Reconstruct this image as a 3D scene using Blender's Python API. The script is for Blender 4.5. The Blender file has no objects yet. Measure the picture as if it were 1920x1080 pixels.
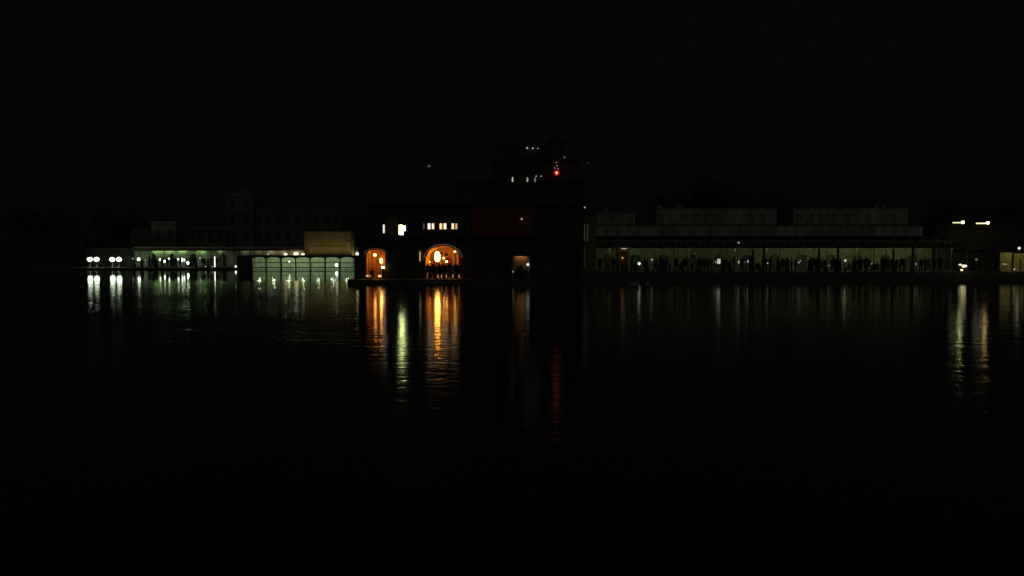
import bpy, bmesh, math, random
from mathutils import Vector, Matrix
random.seed(7)
R = math.radians
scene = bpy.context.scene
COL = scene.collection

# ------------------------------------------------------------------ camera
F = 1507.0                                   # focal length in pixels of the 1920 wide photograph
PITCH = math.atan(85 / F)                    # horizon stands 85 px above the centre
CAMZ = 4.4
cam_d = bpy.data.cameras.new('camera'); cam = bpy.data.objects.new('camera', cam_d); COL.objects.link(cam)
cam_d.sensor_width = 36; cam_d.lens = 36 * F / 1920; cam_d.clip_start = .1; cam_d.clip_end = 3000
cam.location = (0, 0, CAMZ); cam.rotation_euler = (R(90) - PITCH, 0, 0)
scene.camera = cam

# ------------------------------------------------------------------ night sky, moonlight, exposure
world = bpy.data.worlds.new('World'); scene.world = world; world.use_nodes = True
nt = world.node_tree; nt.nodes.clear()
sky = nt.nodes.new('ShaderNodeTexSky'); sky.sky_type = 'NISHITA'; sky.sun_disc = False
sky.sun_elevation = R(12); sky.sun_rotation = R(200); sky.air_density = 2; sky.dust_density = 6
hs = nt.nodes.new('ShaderNodeHueSaturation'); hs.inputs['Saturation'].default_value = .06
bg1 = nt.nodes.new('ShaderNodeBackground'); bg1.inputs['Strength'].default_value = .00022
bg2 = nt.nodes.new('ShaderNodeBackground'); bg2.inputs['Color'].default_value = (1, 1, .97, 1); bg2.inputs['Strength'].default_value = .0011
addn = nt.nodes.new('ShaderNodeAddShader'); wo = nt.nodes.new('ShaderNodeOutputWorld')
nt.links.new(sky.outputs[0], hs.inputs['Color']); nt.links.new(hs.outputs[0], bg1.inputs['Color'])
nt.links.new(bg1.outputs[0], addn.inputs[0]); nt.links.new(bg2.outputs[0], addn.inputs[1]); nt.links.new(addn.outputs[0], wo.inputs[0])
sun_d = bpy.data.lights.new('moon', 'SUN'); sun_d.energy = .035; sun_d.angle = R(.6); sun_d.color = (1, .97, .84)
sun = bpy.data.objects.new('moon', sun_d); COL.objects.link(sun)
sun.rotation_euler = (R(58), 0, R(22))       # faint light from behind the camera, to its left
scene.view_settings.view_transform = 'Standard'; scene.view_settings.look = 'None'
scene.view_settings.exposure = 0; scene.view_settings.gamma = 1; scene.view_settings.use_curve_mapping = False
scene.cycles.use_denoising = True
scene.cycles.max_bounces = 6; scene.cycles.diffuse_bounces = 3; scene.cycles.glossy_bounces = 3
scene.cycles.sample_clamp_indirect = 4
scene.render.film_transparent = False

# ------------------------------------------------------------------ placing: pixel of the photograph + distance -> metres
CP, SP = math.cos(PITCH), math.sin(PITCH)
def PX(px, d, py=480):
    v = (540 - py) / F
    return (px - 960) / F * d / (CP + v * SP)
def PZ(py, d):
    v = (540 - py) / F
    return CAMZ + d * (-SP + v * CP) / (CP + v * SP)

# ------------------------------------------------------------------ materials
MATS = {}
def mat(name, color, rough=.8, var=.25, scale=1.5, bump=.0, metal=0.0, streaks=False):
    if name in MATS: return MATS[name]
    m = bpy.data.materials.new(name); m.use_nodes = True; n = m.node_tree.nodes; l = m.node_tree.links
    b = n['Principled BSDF']; b.inputs['Roughness'].default_value = rough; b.inputs['Metallic'].default_value = metal
    tc = n.new('ShaderNodeTexCoord'); mp = n.new('ShaderNodeMapping'); l.new(tc.outputs['Object'], mp.inputs[0])
    if streaks: mp.inputs['Scale'].default_value = (1, 1, .22)
    no = n.new('ShaderNodeTexNoise'); no.inputs['Scale'].default_value = scale; no.inputs['Detail'].default_value = 6; no.inputs['Roughness'].default_value = .65
    l.new(mp.outputs[0], no.inputs['Vector'])
    cr = n.new('ShaderNodeValToRGB'); cr.color_ramp.elements[0].position = .3; cr.color_ramp.elements[1].position = .7
    lo = tuple(c * (1 - var) for c in color); hi = tuple(min(1, c * (1 + var * .6)) for c in color)
    cr.color_ramp.elements[0].color = (*lo, 1); cr.color_ramp.elements[1].color = (*hi, 1)
    l.new(no.outputs['Fac'], cr.inputs[0]); l.new(cr.outputs[0], b.inputs['Base Color'])
    if bump:
        bp = n.new('ShaderNodeBump'); bp.inputs['Distance'].default_value = bump
        n2 = n.new('ShaderNodeTexNoise'); n2.inputs['Scale'].default_value = scale * 8; l.new(tc.outputs['Object'], n2.inputs['Vector'])
        l.new(n2.outputs['Fac'], bp.inputs['Height']); l.new(bp.outputs[0], b.inputs['Normal'])
    MATS[name] = m; return m
def emit(name, color, strength):
    if name in MATS: return MATS[name]
    m = bpy.data.materials.new(name); m.use_nodes = True; n = m.node_tree.nodes; n.clear()
    e = n.new('ShaderNodeEmission'); e.inputs[0].default_value = (*color, 1); e.inputs[1].default_value = strength
    o = n.new('ShaderNodeOutputMaterial'); m.node_tree.links.new(e.outputs[0], o.inputs[0])
    MATS[name] = m; return m
lime = mat('weathered_limewash', (.50, .49, .43), .85, .6, .55, .01, streaks=True)
greenwash = mat('pale_green_wash', (.42, .52, .34), .8, .3, .8, .01, streaks=True)
ochre = mat('ochre_plaster', (.50, .40, .19), .8, .3, .9, .01, streaks=True)
darkstone = mat('unlit_dark_stone', (.075, .072, .066), .85, .4, .9, .01, streaks=True)  # dark stone; its low albedo stands in for walls that get no light
redstone = mat('red_sandstone', (.26, .07, .035), .85, .35, .8, .01, streaks=True)
slab = mat('ghat_stone', (.11, .105, .095), .75, .35, 1.2, .01)
hallplaster = mat('saffron_painted_plaster', (.80, .50, .20), .7, .35, 1.6)
redpaint = mat('red_paint', (.55, .06, .03), .6, .2, 2)
iron = mat('dark_iron', (.03, .03, .03), .5, .2, 6, 0, .6)
galv = mat('galvanised_metal', (.35, .35, .34), .45, .2, 5, 0, .5)
timber = mat('dark_timber', (.07, .045, .03), .7, .3, 5)
glass_dark = mat('dark_window_glass', (.015, .016, .018), .12, .1, 3)
cloth = mat('white_cloth', (.62, .60, .56), .9, .15, 4)
boatpaint = mat('faded_boat_paint', (.80, .80, .78), .6, .3, 5)
leafm = mat('leaves', (.045, .07, .022), .7, .5, 1.5)
bark = mat('bark', (.06, .045, .03), .9, .3, 3, .02)

WHITE = (.95, 1.0, .86); WARM = (1.0, .70, .30)
e_globe = emit('globe_glow', (.80, 1.0, .70), 7)
e_tube = emit('tube_glow', (.62, 1.0, .36), 13)
e_tube_r = emit('tube_glow_olive', (.84, 1.0, .42), 10.0)
e_small = emit('bulb_glow', (.82, 1.0, .70), 6)
e_dim = emit('dim_bulb_glow', (1.0, .98, .90), .5)
e_amber = emit('amber_glow', (1.0, .62, .16), 40)
e_gold = emit('gold_glow', (1.0, .86, .38), 6)

# ------------------------------------------------------------------ building helpers
ORG = {}
class MB:
    """collects faces in world coordinates, builds ONE mesh object"""
    def __init__(s): s.v = []; s.f = []; s.mi = []; s.cur = 0
    def face(s, pts):
        b = len(s.v); s.v += [tuple(p) for p in pts]; s.f.append(tuple(range(b, b + len(pts)))); s.mi.append(s.cur)
    def raw(s, vs, fs):
        b = len(s.v); s.v += [tuple(p) for p in vs]
        for f in fs: s.f.append(tuple(i + b for i in f)); s.mi.append(s.cur)
        return s
    def box(s, x0, x1, y0, y1, z0, z1):
        vs = [(x0,y0,z0),(x1,y0,z0),(x1,y1,z0),(x0,y1,z0),(x0,y0,z1),(x1,y0,z1),(x1,y1,z1),(x0,y1,z1)]
        return s.raw(vs, [(0,3,2,1),(4,5,6,7),(0,1,5,4),(1,2,6,5),(2,3,7,6),(3,0,4,7)])
    def lathe(s, x, y, prof, n=12):
        """prof = [(radius, z)] from bottom to top"""
        vs = []; fs = []
        for r, z in prof:
            for k in range(n):
                a = 2 * math.pi * k / n; vs.append((x + r * math.cos(a), y + r * math.sin(a), z))
        for i in range(len(prof) - 1):
            for k in range(n):
                k2 = (k + 1) % n; fs.append((i*n+k, i*n+k2, (i+1)*n+k2, (i+1)*n+k))
        fs.append(tuple(range(n - 1, -1, -1))); fs.append(tuple(range((len(prof)-1)*n, len(prof)*n)))
        return s.raw(vs, fs)
    def ball(s, x, y, z, r, n=12, m=8, sz=1.0):
        return s.lathe(x, y, [(max(.002, r * math.sin(math.pi * i / m)), z - r * sz * math.cos(math.pi * i / m)) for i in range(m + 1)], n)
    def tube(s, a, b, r0, r1=None, n=8):
        r1 = r0 if r1 is None else r1
        a = Vector(a); b = Vector(b); d = (b - a).normalized(); u = d.orthogonal().normalized(); w = d.cross(u)
        vs = []
        for p, r in ((a, r0), (b, r1)):
            for k in range(n):
                t = 2 * math.pi * k / n; vs.append(p + (u * math.cos(t) + w * math.sin(t)) * r)
        fs = [(k, (k+1) % n, n + (k+1) % n, n + k) for k in range(n)] + [tuple(range(n-1, -1, -1)), tuple(range(n, 2*n))]
        return s.raw(vs, fs)
    def wall(s, x0, x1, z0, z1, y0, y1, ops=()):
        """a wall with real openings; ops = [(xc, width, zbottom, zspring, rise)] side by side"""
        segs = []; x = x0
        for (xc, w, zb, zs, rise) in sorted(ops):
            segs.append((x, xc - w/2, None)); n = 10 if rise > 0 else 1
            for k in range(n):
                xa = xc - w/2 + w*k/n; xb = xc - w/2 + w*(k+1)/n
                h = lambda xx: zs + rise * math.sqrt(max(0, 1 - (2*(xx-xc)/w)**2))
                segs.append((xa, xb, (zb, h(xa), h(xb))))
            for xe in (xc - w/2, xc + w/2):
                s.face([(xe,y0,zb),(xe,y1,zb),(xe,y1,zs),(xe,y0,zs)])
            x = xc + w/2
        segs.append((x, x1, None))
        for xa, xb, o in segs:
            rng = [((z0, z0), (z1, z1))] if o is None else ([((z0, z0), (o[0], o[0]))] if o[0] > z0 + .001 else []) + [((o[1], o[2]), (z1, z1))]
            for (a0, b0), (a1, b1) in rng:
                s.face([(xa,y0,a0),(xb,y0,b0),(xb,y0,b1),(xa,y0,a1)]); s.face([(xb,y1,b0),(xa,y1,a0),(xa,y1,a1),(xb,y1,b1)])
                s.face([(xa,y0,a0),(xa,y1,a0),(xb,y1,b0),(xb,y0,b0)]); s.face([(xa,y0,a1),(xb,y0,b1),(xb,y1,b1),(xa,y1,a1)])
        for xe in (x0, x1): s.face([(xe,y0,z0),(xe,y1,z0),(xe,y1,z1),(xe,y0,z1)])
        return s
    def arch_ring(s, xc, w, zs, rise, t, y0, y1, zb=None, n=18):
        """moulding round an arched opening, t wide; with jambs down to zb"""
        ins, outs = [], []
        if zb is not None: ins.append((xc - w/2, zb)); outs.append((xc - w/2 - t, zb))
        for k in range(n + 1):
            a = math.pi * (1 - k / n)
            ins.append((xc + w/2*math.cos(a), zs + rise*math.sin(a))); outs.append((xc + (w/2+t)*math.cos(a), zs + (rise+t)*math.sin(a)))
        if zb is not None: ins.append((xc + w/2, zb)); outs.append((xc + w/2 + t, zb))
        for i in range(len(ins) - 1):
            (a, b), (c, d) = ins[i], ins[i+1]; (e, f), (g, h) = outs[i], outs[i+1]
            s.raw([(a,y0,b),(c,y0,d),(g,y0,h),(e,y0,f),(a,y1,b),(c,y1,d),(g,y1,h),(e,y1,f)], [(0,1,2,3),(7,6,5,4),(0,4,5,1),(3,2,6,7)])
        return s
    def build(s, name, m, parent=None, at=None, smooth=False):
        o0 = Vector(at) if at is not None else (ORG[parent.name] if parent is not None else Vector((0, 0, 0)))
        me = bpy.data.meshes.new(name); me.from_pydata([tuple(Vector(p) - o0) for p in s.v], [], s.f)
        for mm in (m if isinstance(m, (list, tuple)) else [m]): me.materials.append(mm)
        if any(s.mi): me.polygons.foreach_set('material_index', s.mi)
        if smooth: me.polygons.foreach_set('use_smooth', [True] * len(me.polygons))
        bm = bmesh.new(); bm.from_mesh(me); bmesh.ops.remove_doubles(bm, verts=bm.verts, dist=1e-4)
        bmesh.ops.recalc_face_normals(bm, faces=bm.faces); bm.to_mesh(me); bm.free(); me.update()
        o = bpy.data.objects.new(name, me); COL.objects.link(o)
        if parent is not None: o.parent = parent
        else: o.location = o0
        ORG[o.name] = o0
        return o
def tag(o, label=None, cat=None, group=None, kind=None):
    if label: o['label'] = label
    if cat: o['category'] = cat
    if group: o['group'] = group
    if kind: o['kind'] = kind
    return o
def thing(name, loc, label, cat, group=None):
    o = bpy.data.objects.new(name, None); o.empty_display_size = .2; COL.objects.link(o); o.location = loc; ORG[o.name] = Vector(loc)
    return tag(o, label, cat, group)
KIDS = {}
def copy_tree(o, parent=None):
    c = o.copy(); COL.objects.link(c); c.parent = parent
    for ch in o.children: copy_tree(ch, c)
    return c

# ------------------------------------------------------------------ setting: water and land
def water_material():
    m = bpy.data.materials.new('lake_water'); m.use_nodes = True; n = m.node_tree.nodes; l = m.node_tree.links
    b = n['Principled BSDF']; b.inputs['Base Color'].default_value = (.002, .003, .002, 1); b.inputs['IOR'].default_value = 1.33
    geo = n.new('ShaderNodeNewGeometry'); sep = n.new('ShaderNodeSeparateXYZ'); l.new(geo.outputs['Position'], sep.inputs[0])
    def noise(sx, sy, scale, detail):
        mp = n.new('ShaderNodeMapping'); mp.inputs['Scale'].default_value = (sx, sy, 1); l.new(geo.outputs['Position'], mp.inputs[0])
        t = n.new('ShaderNodeTexNoise'); t.inputs['Scale'].default_value = scale; t.inputs['Detail'].default_value = detail
        l.new(mp.outputs[0], t.inputs['Vector']); return t.outputs['Fac']
    w1 = noise(.6, 1.0, 3.2, 4); w2 = noise(.45, 1.0, 1.3, 2); patch = noise(.5, 1.0, .05, 2)
    a = n.new('ShaderNodeMath'); a.operation = 'MULTIPLY_ADD'; a.inputs[1].default_value = 1.6; l.new(w2, a.inputs[0]); l.new(w1, a.inputs[2])
    # sheltered, calmer water close under the far ghats
    calm = n.new('ShaderNodeMapRange'); calm.inputs['From Min'].default_value = 86; calm.inputs['From Max'].default_value = 93
    calm.inputs['To Min'].default_value = 1.0; calm.inputs['To Max'].default_value = .38; l.new(sep.outputs['Y'], calm.inputs['Value'])
    pm = n.new('ShaderNodeMapRange'); pm.inputs['From Min'].default_value = .35; pm.inputs['From Max'].default_value = .65
    pm.inputs['To Min'].default_value = .75; pm.inputs['To Max'].default_value = 1.25; l.new(patch, pm.inputs['Value'])
    mu = n.new('ShaderNodeMath'); mu.operation = 'MULTIPLY'; l.new(calm.outputs[0], mu.inputs[0]); l.new(pm.outputs[0], mu.inputs[1])
    # the bay on the left lies in the lee of the quay
    lee = n.new('ShaderNodeMapRange'); lee.inputs['From Min'].default_value = -26; lee.inputs['From Max'].default_value = -16
    lee.inputs['To Min'].default_value = .6; lee.inputs['To Max'].default_value = 1.0; l.new(sep.outputs['X'], lee.inputs['Value'])
    mu2 = n.new('ShaderNodeMath'); mu2.operation = 'MULTIPLY'; l.new(mu.outputs[0], mu2.inputs[0]); l.new(lee.outputs[0], mu2.inputs[1]); mu = mu2
    bd = n.new('ShaderNodeMath'); bd.operation = 'MULTIPLY'; bd.inputs[1].default_value = .0105; l.new(mu.outputs[0], bd.inputs[0])
    bp = n.new('ShaderNodeBump'); bp.inputs['Strength'].default_value = 1; l.new(bd.outputs[0], bp.inputs['Distance']); l.new(a.outputs[0], bp.inputs['Height'])
    l.new(bp.outputs[0], b.inputs['Normal'])
    rr = n.new('ShaderNodeMath'); rr.operation = 'MULTIPLY'; rr.inputs[1].default_value = .085; l.new(mu.outputs[0], rr.inputs[0])
    l.new(rr.outputs[0], b.inputs['Roughness'])
    return m
w = MB(); w.face([(-900,-60,0),(900,-60,0),(900,900,0),(-900,900,0)])
tag(w.build('water', water_material()), 'dark rippled lake water filling the foreground', kind='structure')

QZ = .45                                     # top of the central quay
def land(name, pts, z, m, label, zb=-1.5):
    b = MB(); n = len(pts)
    b.face([(x, y, z) for x, y in pts]); b.face([(x, y, zb) for x, y in reversed(pts)])
    for i in range(n):
        (x0, y0), (x1, y1) = pts[i], pts[(i+1) % n]
        b.face([(x0,y0,zb),(x1,y1,zb),(x1,y1,z),(x0,y0,z)])
    return tag(b.build(name, m), label, kind='structure')
LD = 132.0                                   # distance of the left waterfront
xq = PX(672, 91)
land('ground', [(-900,160),(-60,141),(-18,141),(-18,101),(900,101),(900,1500),(-900,1500)], .30, slab, 'dark flat ground behind the waterfront buildings')
land('promenade', [(-230,150),(PX(150,LD),LD),(PX(444,LD),LD),(PX(444,LD),140.99),(-60.1,140.99),(-230,156)], .28, slab, 'low stone promenade along the far left shore')
land('quay', [(xq,85),(PX(1010,85),85),(PX(1010,85),101-.01),(-17.99,100.99),(-17.99,100.9),(xq,100.9)], QZ, slab, 'low stone quay under the dark palace')
# broad ghat on the right: each step a slab of its own
gh = thing('ghat', (PX(1012,85)+60, 85, 0), None, None); gh['kind'] = 'structure'; gh['label'] = 'broad stone steps going down into the lake below the crowd'
xg0 = PX(1012, 85)
for k in range(6):
    MB().box(xg0, 120, 85 + k*2.1, 85 + (k+1)*2.1 - .012 if k < 5 else 100.98, -1.2, .15*(k+1)).build('step', slab, gh)
GZ = .90
# small landing in front of the big arch and of the small one
b = MB().box(PX(794,84), PX(868,84), 83.2, 84.99, -1, .26); 
b = tag(b.build('landing_step', slab), 'low landing step at the water below the big lit arch', kind='structure')
b = MB().box(PX(682,86), PX(726,86), 84.4, 84.99, -1, .30)
tag(b.build('landing_step', slab), 'short landing step at the water below the small lit arch', kind='structure')

# ------------------------------------------------------------------ people
def skin_person(name, J, radii, edges, head, cols, lvl=1):
    """one continuous body grown over a skeleton; materials by region"""
    me = bpy.data.meshes.new(name); me.from_pydata(J, edges, []); o = bpy.data.objects.new(name, me); COL.objects.link(o)
    sk = o.modifiers.new('s', 'SKIN'); 
    for i, r in enumerate(radii):
        rr = r if isinstance(r, tuple) else (r, r)
        me.skin_vertices[0].data[i].radius = rr
    me.skin_vertices[0].data[0].use_root = True
    sk.use_smooth_shade = True
    if lvl: o.modifiers.new('u', 'SUBSURF').levels = lvl
    dg = bpy.context.evaluated_depsgraph_get(); ev = o.evaluated_get(dg)
    nm = bpy.data.meshes.new_from_object(ev); nm.name = name
    o.modifiers.clear(); o.data = nm; bpy.data.meshes.remove(me)
    nm.materials.clear()
    for c in cols: nm.materials.append(c)
    return o
skinm = mat('skin', (.20, .11, .07), .6, .1, 6); hairm = mat('black_hair', (.012, .010, .009), .5, .1, 8)
def clothm(nm, c): return mat(nm, c, .85, .2, 5)
def make_person(h, pose, top, bottom, hair=True, skirt=False, arm='down', bag=False):
    s = h / 1.72; P = []; Rr = []; E = []
    def v(x, y, z, r, link=None):
        P.append((x*s, y*s, z*s)); Rr.append((r[0]*s, r[1]*s) if isinstance(r, tuple) else r*s)
        if link is not None: E.append((link, len(P)-1))
        return len(P)-1
    if pose == 'sit':
        dz = -.48; lean = -.05
    else: dz = 0; lean = 0
    pel = v(0, 0, .93+dz, (.15, .11)); wst = v(0, lean*.3, 1.08+dz, (.13, .10), pel); ch = v(0, lean, 1.30+dz, (.165, .11), wst)
    nk = v(0, lean, 1.46+dz, .055, ch); jaw = v(0, lean-.02, 1.54+dz, (.065, .075), nk); hd = v(0, lean, 1.63+dz, (.075, .09), jaw); top_ = v(0, lean+.005, 1.71+dz, (.05, .055), hd)
    for sx in (-1, 1):
        sh = v(.17*sx, lean, 1.40+dz, .062, ch)
        if arm == 'up' and sx == 1:
            el = v(.24*sx, lean-.16, 1.24+dz, .042, sh); wr = v(.14*sx, lean-.33, 1.42+dz, .030, el); hn = v(.12*sx, lean-.35, 1.50+dz, .035, wr)
        elif arm == 'fold':
            el = v(.25*sx, lean-.04, 1.13+dz, .042, sh); wr = v(.07*sx, lean-.20, 1.13+dz, .032, el); hn = v(-.02*sx, lean-.22, 1.15+dz, .034, wr)
        elif arm == 'hip' and sx == -1:
            el = v(.38*sx, lean+.05, 1.17+dz, .042, sh); wr = v(.20*sx, lean-.04, 1.00+dz, .030, el); hn = v(.16*sx, lean-.07, .98+dz, .034, wr)
        elif pose == 'sit':
            el = v(.24*sx, lean-.08, 1.14+dz, .042, sh); wr = v(.17*sx, lean-.30, 1.02+dz, .030, el); hn = v(.15*sx, lean-.37, 1.0+dz, .034, wr)
        else:
            el = v(.23*sx, lean+.02, 1.12+dz, .042, sh); wr = v(.24*sx, lean-.04, .88+dz, .030, el); hn = v(.24*sx, lean-.06, .79+dz, .036, wr)
        hp = v(.095*sx, 0, .88+dz, .095 if not skirt else .12, pel)
        if pose == 'sit':
            kn = v(.13*sx, -.42, .50, .062, hp); an = v(.12*sx, -.40, .09, .042, kn); v(.13*sx, -.56, .04, .035, an)
        elif pose == 'walk':
            kn = v(.09*sx, -.12*sx-.04, .49, .062, hp); an = v(.09*sx, -.22*sx+.05, .10 + (.05 if sx < 0 else 0), .042, kn); v(.10*sx, -.22*sx-.09, .04, .036, an)
        else:
            kn = v(.105*sx, -.01, .49, .062 if not skirt else .13, hp); an = v(.115*sx, .02, .09, .042 if not skirt else .15, kn); v(.13*sx, -.11, .035, .036, an)
    o = skin_person('person', P, Rr, E, hd, [top, bottom, skinm, hairm])
    me = o.data
    for p in me.polygons:
        c = p.center / s; z = c.z - dz
        if z > 1.60 or (z > 1.5 and c.y > lean + .02): i = 3 if hair else 2
        elif z > 1.47: i = 2
        elif (abs(c.x) > .19 and z < 1.16) or (arm != 'down' and c.y < lean - .14 and z > 1.0): i = 2
        elif z > .96: i = 0
        elif c.z < .06: i = 3
        else: i = 1
        p.material_index = i
    # a face: nose, brow and ears shape the head, a bun or cap gives the hair its outline
    bm = bmesh.new(); bm.from_mesh(me)
    def blob(x, y, z, r, sc, mi):
        g = bmesh.ops.create_icosphere(bm, subdivisions=1, radius=r*s, matrix=Matrix.Translation((x*s, y*s, z*s)) @ Matrix.Diagonal((*sc, 1)))
        for f in {f for vv in g['verts'] for f in vv.link_faces}: f.material_index = mi; f.smooth = True
    zz = 1.60 + dz
    blob(0, lean-.105, zz-.005, .018, (1, 1.2, 1.5), 2)
    for sx in (-1, 1): blob(.085*sx, lean, zz, .022, (.5, 1, 1.4), 2); blob(.03*sx, lean-.088, zz+.02, .010, (1, .6, .8), 3)
    if hair and skirt: blob(0, lean+.11, zz+.02, .045, (1, 1, 1), 3)
    bm.to_mesh(me); bm.free()
    COL.objects.unlink(o)
    return me
navy = clothm('navy_cloth', (.03,.04,.09)); maroon = clothm('maroon_cloth', (.16,.02,.03)); grey = clothm('grey_cloth', (.12,.12,.12))
khaki = clothm('khaki_cloth', (.16,.13,.08)); offw = clothm('offwhite_cloth', (.35,.33,.29)); black = clothm('black_cloth', (.02,.02,.022)); blue = clothm('blue_cloth', (.04,.07,.20))
PEOPLE = [
 (make_person(1.72,'stand',navy,black), 'standing', 'with arms hanging'),
 (make_person(1.66,'stand',grey,khaki,arm='up'), 'standing', 'with one forearm raised'),
 (make_person(1.58,'stand',maroon,maroon,skirt=True,arm='fold'), 'standing', 'in a long skirt with folded arms'),
 (make_person(1.70,'walk',khaki,black), 'walking', 'in mid stride'),
 (make_person(1.76,'stand',black,navy,arm='hip'), 'standing', 'with a hand on the hip'),
 (make_person(1.55,'stand',blue,blue,skirt=True), 'standing', 'in a long dress with arms hanging'),
 (make_person(1.66,'sit',grey,black), 'seated', 'with hands on the knees'),
 (make_person(1.64,'walk',offw,grey,arm='up'), 'walking', 'in mid stride with a forearm raised'),
 (make_person(1.15,'stand',maroon,navy), 'short, child-sized standing', 'with arms hanging'),
]
ORD = ['nearest','second','third','fourth','fifth','sixth','seventh','eighth','ninth','tenth','eleventh','twelfth','thirteenth','fourteenth','fifteenth','sixteenth','seventeenth','eighteenth','nineteenth','twentieth','twenty-first','twenty-second','twenty-third','twenty-fourth','twenty-fifth']
def person(px, d, z, k, rot, label, group):
    me, a, b = PEOPLE[k]; o = bpy.data.objects.new('person', me); COL.objects.link(o)
    o.location = (PX(px, d), d, z); o.rotation_euler.z = R(rot)
    sc = random.uniform(.96, 1.06); o.scale = (sc*1.22, sc*1.15, sc)
    return tag(o, label, 'person', group)

# ------------------------------------------------------------------ small lamps used all along the shore
def lamp_bulb(px, py, d, r, z0, label, m=None, group=None, name='bulb_lamp', post=True, head=1.0):
    """a bare bulb under a small shade on a thin post standing at z0"""
    x, z = PX(px, d, py), PZ(py, d)
    t = thing(name, (x, d, z0), label, 'lamp', group)
    MB().ball(x, d, z, r, 10, 7, head).build('bulb', m or e_small, t, smooth=True)
    MB().lathe(x, d, [(r*.5, z + r*head + .004), (r*.4, z + r*head + .05), (.02, z + r*head + .09)], 10).build('cap', iron, t)
    if post and z - r*head > z0 + .1:
        MB().tube((x, d + .0, z0), (x, d, z - r*head - .004), .025).build('post', galv, t)
        MB().lathe(x, d, [(.10, z0 + .002), (.09, z0 + .05), (.035, z0 + .08)], 10).build('foot', galv, t)
    return t
def globe_post(px, py, d, label):
    x, z = PX(px, d, py), PZ(py, d)
    t = thing('globe_lamp', (x, d, .28), label, 'lamp', 'twin rows of globe lamps on the far left shore')
    MB().ball(x, d, z, .40, 16, 10, .85).build('globe', e_globe, t, smooth=True)
    MB().lathe(x, d, [(.16, .284), (.16, .40), (.06, .46), (.05, z - .46), (.10, z - .40), (.12, z - .345)], 10).build('post', galv, t, smooth=True)
    MB().lathe(x, d, [(.06, z + .342), (.05, z + .39), (.01, z + .46)], 8).build('finial', galv, t)
    return t
globe_post(168.5, 486.3, 133, 'leftmost white globe lamp on the far left shore')
globe_post(181, 486.3, 133, 'second globe lamp from the left, with broad bright reflection below it')
globe_post(210.5, 486.6, 133.4, 'third globe lamp from the left, weaker reflection')
globe_post(223, 486.2, 133, 'fourth globe lamp from the left, right one of its pair')
for px, py, dd in ((165,503,132.3),(177.5,503,132.3),(221.5,502.5,132.3)):
    lamp_bulb(px, py-.5, dd, .09, .28, {165:'tiny footlight at the water edge below the leftmost globe lamp',177.5:'tiny footlight at the water edge below the second globe lamp',221.5:'tiny footlight at the water edge below the fourth globe lamp'}[px], e_dim, 'tiny footlights under the globe lamps', 'footlight', False)

# lamps among the people on the left promenade
LL = [(249,485,.12,e_dim,'faint bulb lamp just left of the lone bright bulb on the left shore'),
      (260,486,.27,e_small,'lone bright bulb lamp between the globe lamps and the crowd on the left shore'),
      (272.5,488,.10,e_dim,'thin dim lamp just right of the lone bright bulb on the left shore'),
      (300,487,.20,e_small,'round bright lamp over the dense left crowd with a narrow long reflection'),
      (308.5,490,.15,e_small,'tall drop-shaped lamp right of the round lamp in the left crowd'),
      (316.5,485,.16,e_small,'lamp against the brightest part of the pale green wall'),
      (334,486,.16,e_small,'small round lamp left of the double lamp in the left crowd'),
      (341,487,.20,e_small,'left bulb of the close double lamp in the left crowd'),
      (345.5,487.5,.14,e_small,'right bulb of the close double lamp in the left crowd'),
      (351.5,493,.26,emit('strong_glow',(.84,1,.72),16),'low strong lamp with the longest white reflection on the left shore'),
      (375,484,.16,e_dim,'pale lamp between two dark heads right of the strongest left lamp'),
      (385.5,499.5,.15,e_dim,'low dim lamp left of the thin white tube lamp'),
      (442,499.5,.14,e_small,'small white lamp at the left end of the arcade water front')]
for px, py, r, m, lb in LL:
    r *= .85
    d = 133.0 if r > .12 else 133.6
    t = lamp_bulb(px, py, d, r, .28, lb, m, 'lamps among the people on the left promenade', head=1.7 if px in (308.5, 341, 345.5) else 1.0)
x = PX(402.5, 133)
t = thing('tube_lamp', (x, 133, .28), 'thin upright white tube lamp standing on the left promenade', 'lamp')
MB().tube((x,133,.42), (x,133,PZ(481,133)), .045).build('tube', emit('upright_tube_glow', (.95,1,.82), 3.5), t)
MB().lathe(x, 133, [(.22,.284),(.2,.36),(.06,.41)], 10).build('foot', galv, t)
MB().ball(PX(398,133), 133, .42, .12).build('bulb', e_dim, t)
MB().lathe(x, 133, [(.06,PZ(481,133)+.003),(.05,PZ(481,133)+.06),(.01,PZ(481,133)+.1)], 8).build('cap', galv, t)

# ------------------------------------------------------------------ left wing: long pale green wall with eave
def cornice(parent, x0, x1, y, z, dep=.25, h=.18, m=lime):
    MB().box(x0, x1, y - dep, y - .003, z, z + h).build('cornice', m, parent)
    MB().box(x0 , x1, y - dep*.55, y - .003, z - h*.7, z - .003).build('moulding', m, parent)
def tube_light(px0, px1, py, y, parent, m=e_tube, name='tube_light'):
    x0, x1, z = PX(px0, y), PX(px1, y), PZ(py, y)
    o = MB().tube((x0, y, z), (x1, y, z), .035, n=8).build(name, m, parent)
    return o
YW = 138.5
lw = thing('long_wall', (PX(420,YW), YW, .3), 'long pale green lit wall with a thin eave behind the left promenade', 'wall')
x0, x1 = PX(252, YW), PX(446, YW)
MB().wall(x0, x1, .302, PZ(464, YW), YW, YW + .4, [(PX(p, YW), 1.2, .302, 2.0, .5) for p in (286, 324, 362, 418)]).build('wall', greenwash, lw)
for p in (286, 324, 362, 418):
    MB().box(PX(p,YW)-.6, PX(p,YW)+.6, YW+.25, YW+.3, .31, 2.52).build('door', timber, lw)
    MB().arch_ring(PX(p,YW), 1.2, 2.0, .5, .12, YW-.05, YW-.003, .31).build('arch_moulding', lime, lw)
MB().box(x0-.2, x1, YW-.45, YW-.004, PZ(468,YW), PZ(466,YW)).build('eave', lime, lw)
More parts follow.
